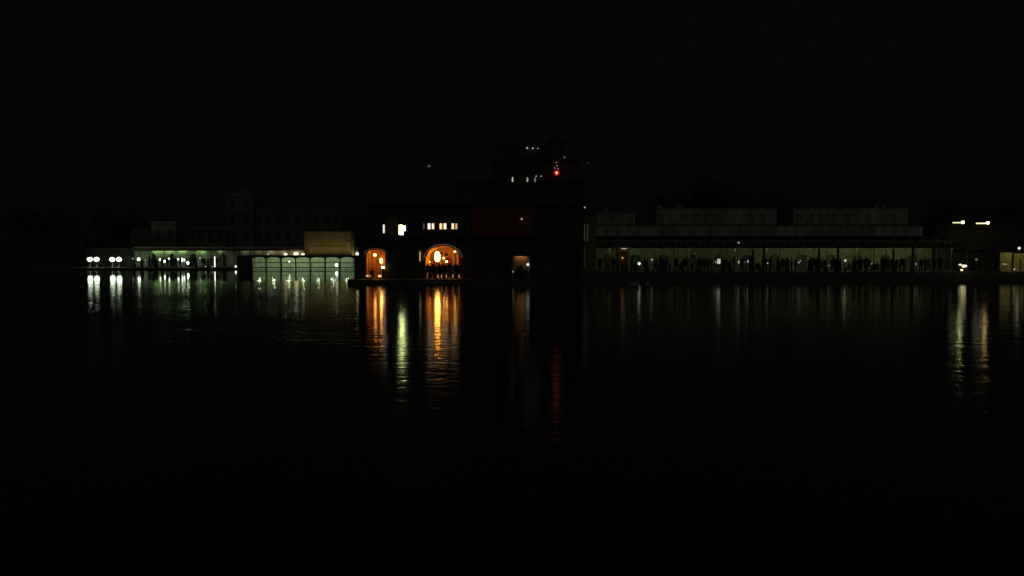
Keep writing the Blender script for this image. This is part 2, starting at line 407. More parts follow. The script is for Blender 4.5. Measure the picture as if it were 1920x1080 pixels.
MB().box(x0-.1, x1, YW-.1, YW-.004, PZ(466,YW)+.01, PZ(463,YW)).build('parapet', greenwash, lw)
MB().box(x0-.2, x1, YW-.50, YW-.454, PZ(470.6,YW), PZ(465.8,YW)).build('fascia', timber, lw)
for i, p in enumerate(range(262, 446, 22)):
    MB().wall(PX(p,YW)-.12, PX(p,YW)+.12, .31, PZ(468.5,YW), YW-.12, YW-.004).build('pilaster', lime, lw)
for a, c in ((286, 304), (308, 326), (332, 352), (368, 384), (410, 416)):
    tube_light(a, c, 469.2, YW-.30, lw, e_tube)
# lower wall going on to the left; its dimness is put into the colour
ld = thing('low_wall', (PX(205,YW), YW, .3), 'unlit dark low wall behind the four globe lamps', 'wall')
MB().wall(PX(160,YW), PX(251.5,YW), .302, PZ(467,YW), YW+.05, YW+.4, [(PX(p, YW), 1.2, .302, 2.0, .5) for p in (182, 214, 238)]).build('wall', mat('dimmed_stone',(.03,.032,.026),.85,.4,1,.01,streaks=True), ld)
for p in (182, 214, 238): MB().box(PX(p,YW)-.6, PX(p,YW)+.6, YW+.25, YW+.3, .31, 2.52).build('door', timber, ld)
MB().box(PX(160,YW), PX(251.5,YW), YW-.2, YW+.4, PZ(467,YW)+.003, PZ(465.5,YW)).build('coping', darkstone, ld)
# ------------------------------------------------------------------ the arcade standing in the water
ar = thing('water_arcade', (PX(568,LD), LD, 0), 'low green lit arcade of seven grilled arches standing in the lake', 'arcade')
zt = PZ(479.2, LD); xa0, xa1 = PX(444.5, LD), PX(676, LD)
bays = [(485.2, 24), (512.2, 25), (540.2, 25), (567.5, 25), (595, 25), (623, 25), (651, 25.5)]
scl = LD / F
ops = [(PX(c, LD), wd*scl, -.6, 1.75, .28) for c, wd in bays]
MB().wall(xa0, xa1, -.6, zt - .16, LD, LD + .35, ops).build('arch_wall', mat('green_stained_stone', (.10,.13,.07), .85, .35, 1, .01, streaks=True), ar)
MB().box(xa0-.1, xa1+.15, LD-.35, LD+5, zt-.156, zt).build('roof_slab', slab, ar)
MB().box(xa0, xa1, LD+3.2, LD+3.5, -.6, zt-.16).build('back_wall', mat('lit_green_wall', (.42,.50,.36), .85, .35, 1.2, .01, streaks=True), ar)
MB().box(xa0, xa1, LD+2.2, LD+3.19, -.6, .10).build('walkway', mat('lit_green_wall', (.42,.50,.36)), ar)  # walkway given a lighter green so that it looks lit
for i, (c, wd) in enumerate(bays):
    xc = PX(c, LD); hw = wd*scl/2
    g = MB().box(xc-hw+.004, xc+hw-.004, LD+.12, LD+.16, PZ(493.2,LD), PZ(491.8,LD)).build('grille', iron, ar)
    MB().box(xc-hw+.004, xc+hw-.004, LD+.12, LD+.16, PZ(502.4,LD), PZ(500.9,LD)).build('rail', iron, g)
    for k in range(7):
        xb = xc - hw + (k+.75)*2*hw/7.6
        hh = 1.75 + .28*math.sqrt(max(0, 1-((xb-xc)/hw)**2))
        MB().tube((xb, LD+.19, .02), (xb, LD+.19, hh), .05, n=6).build('bar', mat('pale_green_iron',(.30,.34,.26),.6,.2,5), g)
    MB().arch_ring(xc, 2*hw, 1.75, .28, .06, LD-.04, LD-.003).build('arch_moulding', slab, ar)
for a, c in ((480,488),(507,516),(534,545),(562,572),(590,600),(618,630),(648,653)):
    MB().tube((PX(a,LD+1.1), LD+1.1, zt-.205), (PX(c,LD+1.1), LD+1.1, zt-.205), .035, n=8).build('tube_light', emit('arcade_tube',(.80,1,.60),95), ar)
def hung(px, py, d, r, m, lab, z1):
    x, z = PX(px,d,py), PZ(py,d); t = thing('hanging_lamp', (x,d,z1), lab, 'lamp')
    MB().ball(x,d,z,r,12,8,1.2).build('bulb', m, t, smooth=True); MB().tube((x,d,z+r*1.2+.004),(x,d,z1),.012,n=5).build('cord', iron, t); return t
hung(543, 491, LD+1.6, .14, e_small, 'bright lamp inside the third arch of the water arcade', zt-.17)
hung(631, 497, LD+1.6, .24, e_small, 'strongest lamp low inside the sixth arch of the water arcade', zt-.17)
# terrace wall above the arcade
YT = LD + 5.01
tw = thing('terrace_wall', (PX(560,YT), YT, 1), 'pale terrace wall with a dark eave set back above the water arcade', 'wall')
MB().wall(PX(446.4,YT), PX(684,YT), .3, PZ(469,YT), YT, YT+.4).build('wall', lime, tw)
MB().box(PX(446.4,YT), PX(684,YT), YT-.5, YT+.4, PZ(468.9,YT), PZ(467,YT)).build('eave', timber, tw)
MB().box(PX(446.4,YT), PX(684,YT), YT-.56, YT-.504, PZ(470.4,YT), PZ(466.5,YT)).build('fascia', timber, tw)
for a, c in ((452,466),(476,490),(500,514),(522,536),(546,562)): tube_light(a, c, 469.6, YT-.4, tw, emit('terrace_fill',(.95,1,.45),3.0 if a < 500 else 5.0) if a < 500 else emit('terrace_fill_warm',(1,.92,.42),6.5))  # tubes added out of sight under the eave to brighten the terrace wall
MB().box(PX(446.4,YT), PX(684,YT), YT-.1, YT+.3, PZ(466.9,YT), PZ(462.5,YT)).build('parapet', lime, tw)
for k in range(16):
    p = 452 + k*14.6
    MB().box(PX(p,YT)-.13, PX(p,YT)+.13, YT-.14, YT-.003, zt+.01, PZ(469.2,YT)).build('pilaster', lime, tw)
YD = LD + 3.6
for px, r, m, lb in ((503,.09,e_dim,'first dim lamp on the arcade roof, over the second arch'),(535.5,.11,e_gold,'long low lamp on the arcade roof, over the third arch'),(555,.16,emit('yellow_white_glow',(1,.9,.5),5),'brightest lamp on the arcade roof left of the ochre block'),(568,.10,emit('yellow_white_glow',(1,.9,.5),5),'lamp on the arcade roof touching the left foot of the ochre block'),(671.5,.17,emit('yellow_white_glow',(1,.9,.5),5),'lamp on the arcade roof at its right end beside the dark tree')):
    x = PX(px, YD); t = thing('terrace_lamp', (x,YD,zt), lb, 'lamp', 'low lamps along the arcade roof')
    MB().box(x-r*2.2, x+r*2.2, YD-.1, YD+.1, zt+.004, zt+.07).build('base', iron, t)
    MB().tube((x-r*2, YD, zt+.074+r), (x+r*2, YD, zt+.074+r), r, n=8).build('bulb', m, t)
# ochre block
YO = LD + 1.7
ob = thing('ochre_block', (PX(613,YO), YO, zt), 'square ochre rooftop block glowing amber on top of the arcade', 'building')
zo = PZ(433.5, YO); xo0, xo1 = PX(570.5,YO), PX(657.5,YO)
MB().wall(xo0, xo1, zt+.004, zo-.25, YO, YO+3.2, []).build('wall', ochre, ob)
MB().box(xo0-.1, xo1+.1, YO-.12, YO+3.3, zo-.246, zo-.12).build('cornice', ochre, ob)
MB().box(xo0, xo1, YO, YO+.25, zo-.116, zo+.1).build('parapet', ochre, ob)
MB().box(PX(652,YO), xo1-.02, YO-.14, YO-.004, zt+.01, PZ(453,YO)).build('corner_pier', lime, ob)
MB().box(xo0+.3, PX(651,YO), YO-.06, YO-.004, PZ(462,YO), PZ(461,YO)).build('string_course', ochre, ob)
for px in (586, 606, 626, 645, 662):
    x = PX(px, YO); t = thing('wall_washer', (x, YO-1.3, zt), {586:'first of the amber floor floodlights before the ochre block, from the left',606:'second of the amber floor floodlights before the ochre block, from the left',626:'third of the amber floor floodlights before the ochre block, from the left',645:'fourth of the amber floor floodlights before the ochre block, under its right part',662:'amber floor floodlight just right of the ochre block corner'}[px], 'lamp', 'amber floodlights at the foot of the ochre block')
    MB().box(x-.16, x+.16, YO-1.42, YO-1.18, zt+.004, zt+.10).build('housing', iron, t)
    o = MB(); o.face([(x-.13,YO-1.30,zt+.104),(x+.13,YO-1.30,zt+.104),(x+.13,YO-1.19,zt+.104),(x-.13,YO-1.19,zt+.104)]); o.build('lens', emit('amber_flood',(1,.78,.34),50), t)
    MB().box(x-.16, x+.16, YO-1.44, YO-1.424, zt+.01, zt+.17).build('visor', iron, t)

# ------------------------------------------------------------------ left background buildings (unlit)
shutter = mat('weathered_shutter', (.12,.115,.10), .8, .3, 4)
def windows(parent, xs, w_, zb, zt_, y, m=shutter, rec=.14, rise=0):
    for x in xs:
        f = MB().box(x-w_/2, x+w_/2, y+rec, y+rec+.05, zb, zt_+rise).build('window', m, parent)
        MB().box(x-.03, x+.03, y+rec-.05, y+rec-.003, zb+.02, zt_+rise-.02).build('mullion', timber, f)
        MB().box(x-w_/2-.06, x+w_/2+.06, y-.08, y-.003, zb-.10, zb-.006).build('sill', slab, f)
def block(name, px0, px1, pytop, y, dep, m, label, rows, z0=.302, group=None, cat='building', extra=None, nwin=5, ww=.9, wh=1.3):
    x0, x1, z1 = PX(px0,y), PX(px1,y), PZ(pytop,y)
    t = thing(name, ((x0+x1)/2, y, z0), label, cat, group)
    hs_ = (z1-z0)/rows
    for r_ in range(rows):
        za, zb = z0+hs_*r_, z0+hs_*(r_+1)
        xs = [x0+(x1-x0)*(k+.5)/nwin for k in range(nwin)] if nwin else []
        lo, hi = za+hs_*.35, min(zb-.45, za+hs_*.35+wh)
        MB().wall(x0, x1, za+(.002 if r_ else 0), zb, y, y+.4, [(x, ww, lo, hi, .2) for x in xs]).build('wall', m, t)
        windows(t, xs, ww, lo, hi, y, rise=.2)
        MB().box(x0-.1, x1+.1, y-.22, y-.003, zb-.16, zb-.02).build('cornice', m, t)
    MB().box(x0, x1, y+.41, y+dep, z0, z1-.25).build('side_and_back', m, t)
    MB().box(x0, x1, y, y+.25, z1+.002, z1+.55).build('parapet', m, t)
    return t, x0, x1, z1
def dome(parent, x, y, z, r, m=lime):
    MB().lathe(x, y, [(r*1.08,z),(r*1.08,z+.1),(r*.95,z+.12),(r*1.02,z+r*.35),(r*.85,z+r*.75),(r*.5,z+r*1.05),(r*.12,z+r*1.22),(.04,z+r*1.6)], 16).build('dome', m, parent, smooth=True)
def chhatri(x, y, z, w_, h, label, m=lime, name='rooftop_kiosk'):
    t = thing(name, (x, y, z), label, 'pavilion')
    MB().box(x-w_*.6, x+w_*.6, y-w_*.6, y+w_*.6, z+.004, z+.15).build('plinth', m, t)
    for sx in (-1,1):
        for sy in (-1,1):
            MB().lathe(x+sx*w_*.45, y+sy*w_*.45, [(.14,z+.154),(.09,z+.3),(.08,z+h-.25),(.14,z+h-.004)], 10).build('column', m, t)
    MB().box(x-w_*.75, x+w_*.75, y-w_*.75, y+w_*.75, z+h, z+h+.12).build('eave', m, t)
    dome(t, x, y, z+h+.124, w_*.5, m); return t
block('side_house', 246, 284.6, 434.5, 150, 8, mat('grey_plaster',(.22,.21,.19),.85,.4,.8,.01,streaks=True), 'low faint house left of the grey turret behind the left wall', 1, nwin=3, wh=1.4)
block('grey_turret', 285, 331, 420.5, 146, 5, mat('grey_plaster',(.22,.21,.19),.85,.4,.8,.01,streaks=True), 'narrow grey turret rising behind the bright green wall', 2, nwin=2, ww=.7)
block('upper_house', 332, 423, 431, 152, 8, mat('grey_plaster',(.22,.21,.19),.85,.4,.8,.01,streaks=True), 'dim plain house between the grey turret and the tall faint tower', 2, nwin=5)
t, a, c_, z = block('faint_tower', 424, 476, 367, 158, 6, mat('grey_plaster',(.22,.21,.19)), 'tall faint tower left behind the water arcade', 4, nwin=2)
dome(t, (a+c_)/2, 161, z, 1.6, MATS['grey_plaster'])
block('faint_palace_wing', 477, 640, 397, 160, 9, mat('grey_plaster',(.22,.21,.19)), 'long faint palace wing between the tall faint tower and the ochre block', 3, nwin=9)
block('faint_rear_wing', 642, 716, 418, 150, 9, darkstone, 'dark wing behind the small lit arch', 3, nwin=4)
block('shore_house', 20, 158, 447, 168, 9, darkstone, 'unlit long low house at the far left edge beyond the globe lamps', 2, nwin=8)

# ------------------------------------------------------------------ trees
def leaf_cluster_mesh(n, rx, ry, rz, lobes, seed, size=.34):
    rnd = random.Random(seed); vs = []; fs = []
    L = [(rnd.uniform(-.6,.6)*rx, rnd.uniform(-.6,.6)*ry, rnd.uniform(-.55,.6)*rz, rnd.uniform(.35,.6)) for _ in range(lobes)]
    for i in range(n):
        cx, cy, cz, f = L[rnd.randrange(lobes)]
        while True:
            a, b_, c = rnd.gauss(0,1), rnd.gauss(0,1), rnd.gauss(0,1); q = math.sqrt(a*a+b_*b_+c*c)
            if q > .1: break
        rr = rnd.random()**.35
        p = Vector((cx + a/q*rr*rx*f, cy + b_/q*rr*ry*f, cz + c/q*rr*rz*f))
        u = Vector((rnd.gauss(0,1),rnd.gauss(0,1),rnd.gauss(0,.6))).normalized(); w_ = u.orthogonal().normalized(); s_ = size*rnd.uniform(.6,1.3)
        b0 = len(vs); vs += [p-u*s_, p+w_*s_*.45, p+u*s_, p-w_*s_*.45]; fs.append((b0,b0+1,b0+2,b0+3))
    return vs, fs
def tree(px, d, z0, h, rw, label, n=2600, seed=1, trunk_h=.35, size=.3, group='trees behind the waterfront', name='tree'):
    x = PX(px, d); t = thing(name, (x, d, z0), label, 'tree', group); rnd = random.Random(seed)
    zc = z0 + h*(trunk_h + (1-trunk_h)/2); rz = h*(1-trunk_h)/2
    tb = MB(); top = Vector((x+rnd.uniform(-.2,.2), d, zc - rz*.2)); r0 = max(.08, h*.03)
    tb.tube((x, d, z0+.003), top, r0*1.3, r0*.7, 9)
    for k in range(7):
        a = k*2.4; tb.tube(top, (x+math.cos(a)*rw*.6, d+math.sin(a)*rw*.6, zc+rnd.uniform(-.1,.6)*rz), r0*.5, r0*.12, 6)
    tb.build('trunk', bark, t)
    vs, fs = leaf_cluster_mesh(n, rw, rw, rz*1.15, 11, seed, size)
    cb = MB(); cb.raw([(v.x+x, v.y+d, v.z+zc) for v in vs], fs)
    me = bpy.data.meshes.new('crown'); me.from_pydata([tuple(Vector(v)-Vector((x,d,z0))) for v in cb.v], [], cb.f); me.materials.append(leafm)
    o = bpy.data.objects.new('crown', me); COL.objects.link(o); o.parent = t
    return t
tree(1335, 140, .3, 14.5, 6.6, 'widest black tree crown above the middle of the right building', 5200, 3, size=.42)
tree(1255, 150, .3, 12.5, 4.0, 'smaller dark tree left of the widest black crown', 2800, 4, size=.4)
tree(1455, 132, .3, 11.6, 4.4, 'dark tree rising in the gap between the two upper blocks on the right', 3200, 5, size=.38)
tree(1620, 150, .3, 12.0, 5.5, 'dark tree showing behind the right upper block', 3000, 6, size=.4)
tree(1790, 138, .3, 11.0, 5.5, 'dark tree behind the pair of long floodlights at the right', 3200, 8, size=.4)
tree(90, 190, .3, 12, 8.5, 'dark tree at the far left edge beyond the shore house', 3000, 9, size=.5)
tree(235, 172, .3, 10, 5.5, 'dark tree behind the low faint house on the left', 2600, 10, size=.45)
tree(1895, 150, .3, 12.5, 6, 'dark tree at the far right edge', 2600, 12, size=.42)
# narrow cypress-like tree in front of the left end of the palace
t = tree(681, 92.5, QZ, 3.9, .62, 'slim dark tree between the water arcade and the small lit arch', 1500, 11, .12, .14, None, 'slim_tree')
# ------------------------------------------------------------------ the dark palace
YP = 88.0
pal = thing('palace', (PX(880,YP), YP+4, QZ), 'large dark palace with two lit arches at the water and a stepped tower above', 'building')
xp0, xp1 = PX(672,YP), PX(1004,YP); zs1 = 4.95
sA = (PX(704.3,YP), 36.5*YP/F, QZ, PZ(475.5,YP), PZ(468,YP)-PZ(475.5,YP))
sN = (PX(789.2,YP), 8*YP/F, PZ(492.5,YP), PZ(470,YP), .16)
sB = (PX(831,YP), 66*YP/F, QZ, PZ(484,YP), PZ(461,YP)-PZ(484,YP))
MB().wall(xp0, xp1, QZ, zs1, YP, YP+.5, [sA, sN, sB, (PX(900,YP), 1.5, QZ, 2.6, .6), (PX(940,YP), 1.5, QZ, 2.6, .6)]).build('wall', darkstone, pal)
for s_ in (900, 940):
    dd = MB().box(PX(s_,YP)-.75, PX(s_,YP)+.75, YP+.3, YP+.36, QZ+.003, 3.18).build('door', timber, pal)
    MB().arch_ring(PX(s_,YP), 1.5, 2.6, .6, .14, YP-.06, YP-.003, QZ).build('arch_moulding', darkstone, pal)
MB().box(xp0-.2, xp1+.2, YP-.55, YP+.5, zs1+.003, zs1+.14).build('eave', darkstone, pal)
MB().arch_ring(sB[0], sB[1], sB[3], sB[4], .13, YP-.10, YP-.003).build('arch_moulding', redpaint, pal)
MB().arch_ring(sB[0], sB[1]+.28, sB[3], sB[4]+.14, .035, YP-.20, YP-.14).build('added_arch_glow', emit('arch_edge_glow',(1,.62,.5),.16), pal)  # glowing ring added to light the red moulding and the arch edge
MB().arch_ring(sA[0], sA[1], sA[3], sA[4], .12, YP-.10, YP-.003).build('arch_moulding', redpaint, pal)
MB().arch_ring(sA[0], sA[1]+.26, sA[3], sA[4]+.13, .03, YP-.20, YP-.14).build('added_arch_glow', emit('arch_edge_glow_dim',(1,.6,.5),.08), pal)  # same added ring, dimmer, round the small arch
# second storey with the lit clerestory windows
Y2 = 89.0; x20, x21 = PX(690,Y2), PX(1092,Y2); zs2 = 8.5
wl = [(719.3,4,421,437),(752,9,422,440),(758.3,4.4,423,433)]
lits = [(794.5,3.6),(804.3,6.2),(811.6,5.6),(826.4,6.0),(834.2,6.0),(848.8,5.6),(855.4,4.6)]
allw = []
def wn(px, wd, pa, pb): return (PX(px,Y2,430), wd*Y2/F, PZ(pb,Y2), PZ(pa,Y2), 0)
for (px,wd,pa,pb) in wl: allw.append(wn(px,wd,pa,pb))
for (px,wd) in lits: allw.append(wn(px,wd*.85,418.8,429.6))
dark2 = [880,905,935,965,995,1025,1055,1080]
for p in dark2: allw.append((PX(p,Y2), .7, 5.7, 6.9, .15))
MB().wall(x20, x21, zs1+.143, zs2, Y2, Y2+.45, allw).build('wall', darkstone, pal)
MB().box(x20-.2, x21+.2, Y2-.45, Y2+.45, zs2+.003, zs2+.14).build('eave', darkstone, pal)
MB().wall(x20, x21, zs2+.143, zs2+.75, Y2, Y2+.2).build('parapet', darkstone, pal)
windows(pal, [PX(p,Y2) for p in dark2], .7, 5.7, 6.9, Y2, rise=.15)
e_winW = emit('window_white_green', (.84, 1.0, .34), 12); e_win1 = emit('window_warm_white', (1.0,.84,.62), 1.6)
e_win2 = emit('window_amber', (1.0,.55,.14), 1.6); e_win3 = emit('window_dim', (.7,.55,.4), .12); e_win4 = emit('window_pale', (1,.95,.85), 1.0)
wm = [e_win4, e_winW, emit('window_pale_green', (.9,1,.72), 3.0), e_win3, e_win1, emit('window_cream',(1,.78,.42),1.2), e_win2, e_win1, emit('window_cream',(1,.78,.42),1.2), emit('window_dusty',(1,.6,.38),.7)]
for (xc,wd_,zb,zt_,_), m in zip(allw[:10], wm):
    f = MB().box(xc-wd_/2-.05, xc+wd_/2+.05, Y2-.05, Y2-.003, zb-.09, zb-.004).build('window', darkstone, pal)
    MB().box(xc-wd_/2+.002, xc+wd_/2-.002, Y2+.30, Y2+.34, zb+.002, zt_-.002).build('pane', m, f)
    MB().box(xc-wd_/2-.05, xc+wd_/2+.05, Y2-.05, Y2-.003, zt_+.004, zt_+.07).build('lintel', darkstone, f)
MB().arch_ring(PX(755,Y2,415), .55, PZ(420,Y2), .32, .05, Y2-.05, Y2-.003).build('blind_arch', lime, pal)
MB().box(PX(726,Y2),PX(748,Y2),Y2-.06,Y2-.004,PZ(440,Y2),PZ(410,Y2)).build('lit_wall_patch', mat('olive_plaster',(.30,.26,.10),.8,.3,2), pal)  # olive patch paints in the wall light beside the bright window
# body behind, floors, roofs
MB().box(xp0, x21, YP+9.2, YP+9.6, QZ, zs2).build('rear_wall', darkstone, pal)
MB().box(xp0+.01, xp1, YP+.51, YP+9.19, zs1-.30, zs1-.01).build('floor_slab', darkstone, pal)
for xc_, hw_, yy_ in ((sA[0], 1.24, YP+3.39), (sB[0], 2.49, YP+5.19)): MB().box(xc_-hw_, xc_+hw_, YP+.52, yy_, zs1-.327, zs1-.303).build('painted_ceiling', hallplaster, pal)
MB().box(x20+.01, x21-.01, Y2+.46, YP+9.19, zs2-.3, zs2-.01).build('roof', darkstone, pal)
for xx in (xp0, x21-.4): MB().box(xx, xx+.4, YP+.51, YP+9.19, QZ, zs1-.33).build('side_wall', darkstone, pal)
for xx in (x20, x21-.4): MB().box(xx, xx+.4, Y2+.46, YP+9.19, zs1+.15, zs2-.31).build('side_wall', darkstone, pal)
MB().wall(PX(1004,Y2)+.003, x21, QZ, zs1+.14, Y2, Y2+.45, [(PX(1050,Y2),1.6,QZ,2.5,.7)]).build('wall', darkstone, pal)
MB().box(PX(1050,Y2)-.8, PX(1050,Y2)+.8, Y2+.3, Y2+.36, QZ+.003, 3.2).build('door', timber, pal)
# red sandstone bay
xr0, xr1 = PX(885,88), PX(1000,88)
MB().box(xr0, xr1, Y2-.34, Y2-.004, zs1+.145, zs2-.01).build('red_bay', redstone, pal)
for k in range(5):
    xc = xr0 + (xr1-xr0)*(k+.5)/5
    MB().arch_ring(xc, .8, 6.6, .35, .08, Y2-.40, Y2-.344, 5.5).build('blind_arch', redstone, pal)
# upper tower
Y3 = 92.5
def storey(px0, px1, za, zb, y, dep, xs, ww_, m=darkstone, lit=None, ew=None):
    X0, X1 = PX(px0,y), PX(px1,y); h = zb-za
    o_ = [(PX(p,y), ww_, za+h*.3, za+h*.62, .2) for p in xs]
    if ew: o_ += ew
    MB().wall(X0, X1, za, zb, y, y+.4, o_).build('wall', m, pal)
    windows(pal, [PX(p,y) for p in xs], ww_, za+h*.3, za+h*.62, y, rise=.2)
    MB().box(X0+.0, X1-.0, y+.41, y+dep, za, zb).build('tower_body', m, pal)
    MB().box(X0-.25, X1+.25, y-.35, y+dep, zb+.003, zb+.13).build('eave', m, pal)
    return X0, X1
storey(858, 1092, zs2+.15, 11.2, Y3, 6, [880,912,944,976,1008,1040,1070], .8)
Y4 = 94.0
tw_ = [(961,2.4,332,342),(989,3,332.5,342),(1003.4,2.6,333,342.5)]
ew = [(PX(p,Y4,337), wd_*Y4/F, PZ(b_,Y4), PZ(a_,Y4), 0) for p, wd_, a_, b_ in tw_]
storey(925, 1085, 11.34, 14.0, Y4, 4.5, [], .7, ew=ew)
for (xc,wd_,zb,zt_,_), m in zip(ew, [emit('window_faint_white',(1,1,.9),.55), emit('window_faint_cream',(1,.85,.65),.35), emit('window_faint_white2',(1,.8,.8),.22)]):
    f = MB().box(xc-wd_/2-.05, xc+wd_/2+.05, Y4-.06, Y4-.003, zb-.08, zb-.003).build('window', darkstone, pal)
    MB().box(xc-wd_/2+.002, xc+wd_/2-.002, Y4+.2, Y4+.24, zb+.002, zt_-.002).build('pane', m, f)
storey(936, 1030, 14.14, 15.75, 95, 3.2, [950,968,986,1004,1018], .5)
for k in range(9):
    x = PX(940+k*10.6, 94.8); MB().lathe(x, 94.9, [(.14,15.884),(.16,16.02),(.10,16.2),(.02,16.36)], 8).build('merlon', darkstone, pal)
def tiny(px, py, d, r, lb, m, z0, group='small lights on the dark palace tower', sq=1.0):
    x, z = PX(px,d,py), PZ(py,d); t = thing('small_light', (x,d,z), lb, 'lamp', group)
    MB().ball(x,d,z,r,8,6,sq).build('bulb', m, t, smooth=True)
    if z0 is not None: MB().tube((x,d,z0+.004),(x,d,z-r*sq-.004),.02,n=5).build('stem', iron, t)
    else: MB().box(x-r*.8,x+r*.8,d+r+.004,d+r+.16,z-r*.4,z+r*.4).build('bracket', iron, t)
    return t
tiny(988.5,277.5,94.7,.10,'brightest of the row of small white lights on the tower top', e_dim, 15.89)
tiny(999,278,94.7,.075,'middle light of the row on the tower top', emit('faint_glow',(1,1,.95),.9), 15.89)
tiny(1008.5,278.3,94.7,.07,'right faint light of the row on the tower top', emit('fainter_glow',(1,1,.95),.35), 15.89)
tiny(1005.3,330.3,93.7,.09,'small elongated white light below the tower eave, left one', e_dim, None, sq=.6)
tiny(1014.5,330.3,93.7,.07,'small elongated white light below the tower eave, right one', emit('faint_glow',(1,1,.95),.9), None, sq=.6)
tiny(978,410.5,88.5,.07,'lone dim light on the dark reddish wall', emit('faint_glow',(1,1,.95),.9), None)
chhatri(PX(1043,96), 96, 14.14, 1.5, 2.0, 'small domed pavilion on the tower carrying the red light', darkstone)
# red beacon
d = 94.6; x, z = PX(1042.5,d,324), PZ(324,d)
t = thing('red_beacon', (x,d,14.13), 'red lamp shining on the tower top', 'lamp')
z = max(z, 12.5)
e_red = emit('red_glass', (1.0,.012,.01), .42)
MB().ball(x, d-1.4, PZ(324,d-1.4), .33, 14, 10).build('glass_globe', e_red, t, smooth=True)
MB().ball(x-.02, d-1.80, PZ(324,d-1.80), .13, 10, 8).build('bulb', emit('red_core',(1,.35,.28),2.2), t, smooth=True)
MB().tube((x, d-1.0, PZ(324,d-1.4)), (x, d-.6, PZ(324,d-1.4)+.02), .06).build('bracket', iron, t)
for i,(dx,py) in enumerate(((-3,315),(1.5,311),(3.5,316.5),(0,305))):
    MB().ball(PX(1042.5+dx,d-1.4), d-1.4, PZ(py,d-1.4), .065, 8, 6).build('fairy_bulb', emit('pink_glow',(1,.42,.38),.55), t)
MB().tube((x, d-1.36, PZ(317,d-1.4)), (x, d-1.36, PZ(300,d-1.4)), .025).build('mast', iron, t)
def mast_lamp(px, py, d, z0, r, m, lb):
    x, z = PX(px,d,py), PZ(py,d); t = thing('mast_light', (x,d,z0), lb, 'lamp', 'dim lights on masts above the palace roof')
    MB().tube((x,d,z0),(x,d,z-r-.004),.05,.03).build('mast', iron, t); MB().ball(x,d,z,r,10,7,.7).build('bulb', m, t); MB().lathe(x,d,[(r*1.1,z+r*.7+.003),(.03,z+r*.7+.1)],8).build('shade', iron, t)
mast_lamp(1058,295,96,14.13,.16,emit('faintest_glow',(1,1,.95),.09),'dim greyish lamp up right of the red light')
mast_lamp(1102,306,96,.3,.09,emit('faintest_glow2',(1,1,.95),.05),'faintest lamp on the tall mast right of the tower')
mast_lamp(804.5,311.5,95,8.5,.2,emit('faintest_glow3',(.9,1,1),.07),'lone faint lamp on a mast high above the lit clerestory windows')

# ------------------------------------------------------------------ hall behind the big arch
hx0, hx1 = sB[0]-2.5, sB[0]+2.5; hy = YP+5.2
MB().wall(hx0, hx1, QZ+.003, zs1-.33, hy, hy+.2, [(sB[0]-1.2,.8,QZ+.003,2.4,.3),(sB[0]+.2,.8,QZ+.003,2.4,.3),(sB[0]+1.6,.8,QZ+.003,2.4,.3)]).build('hall_back_wall', mat('sienna_plaster',(.50,.25,.08),.75,.35,2.5), pal)
MB().box(hx0, hx1, hy+.9, hy+1.0, QZ+.004, zs1-.33).build('hall_rear_screen', redpaint, pal)
for xx in (hx0, hx1-.15): MB().box(xx, xx+.15, YP+.51, hy-.003, QZ+.003, zs1-.33).build('hall_side_wall', hallplaster, pal)
MB().box(hx0+.16, hx1-.16, YP+.52, hy-.003, QZ+.004, QZ+.03).build('hall_floor', mat('hall_floor_tile',(.3,.2,.12),.4,.2,3), pal)
for k in range(2):
    MB().arch_ring(sB[0], 3.9-.25*k, sB[3]-.05, sB[4]-.12, .22, YP+1.5+1.6*k, YP+1.8+1.6*k, QZ+.035).build('hall_arch_rib', hallplaster, pal)
for dx in (-.75, .8, 1.25):
    MB().lathe(sB[0]+dx, hy-.25, [(.16,QZ+.035),(.11,QZ+.3),(.10,3.2),(.2,3.5)], 10).build('hall_column', lime, pal)
MB().box(sN[0]-.23, sN[0]+.23, YP+.51, YP+.56, sN[2]-.05, sN[3]+.2).build('niche_back', mat('cream_plaster',(.6,.5,.35),.8,.2,3), pal)
def lantern(x, y, z, r, h, m, zc, lb):
    t = thing('hanging_lantern', (x,y,zc), lb, 'lamp')
    MB().lathe(x,y,[(r*.5,z-h/2),(r*.9,z-h*.3),(r,z),(r*.85,z+h*.32),(r*.4,z+h/2)],12).build('shade', m, t, smooth=True)
    MB().lathe(x,y,[(r*.45,z+h/2+.003),(r*.3,z+h/2+.06),(.02,z+h/2+.12)],10).build('cap', iron, t)
    MB().tube((x,y,z+h/2+.12),(x,y,zc),.014,n=5).build('chain', iron, t); return t
lantern(PX(820,89.2), 89.2, PZ(481,89.2), .30, 1.12, emit('lantern_glow',(1.0,.41,.06),26), zs1-.325, 'big blazing lantern hanging in the left half of the big arch')
for px, py, r in ((827,475,.22),(836.5,477,.26)):
    y = 88.9; x, z = PX(px,y), PZ(py,y); t = thing('brass_chandelier', (x,y,zs1-.33), {827:'left unlit dark hanging lamp beside the blazing lantern',836.5:'right unlit dark hanging lamp under the big arch'}[px], 'lamp', 'unlit hanging lamps under the big arch')
    MB().lathe(x,y,[(.03,z-.16),(r*.7,z-.08),(r,z),(r*.5,z+.08),(.03,z+.16)],10).build('bowl', iron, t)
    MB().tube((x,y,z+.164),(x,y,zs1-.33),.015,n=5).build('chain', iron, t)
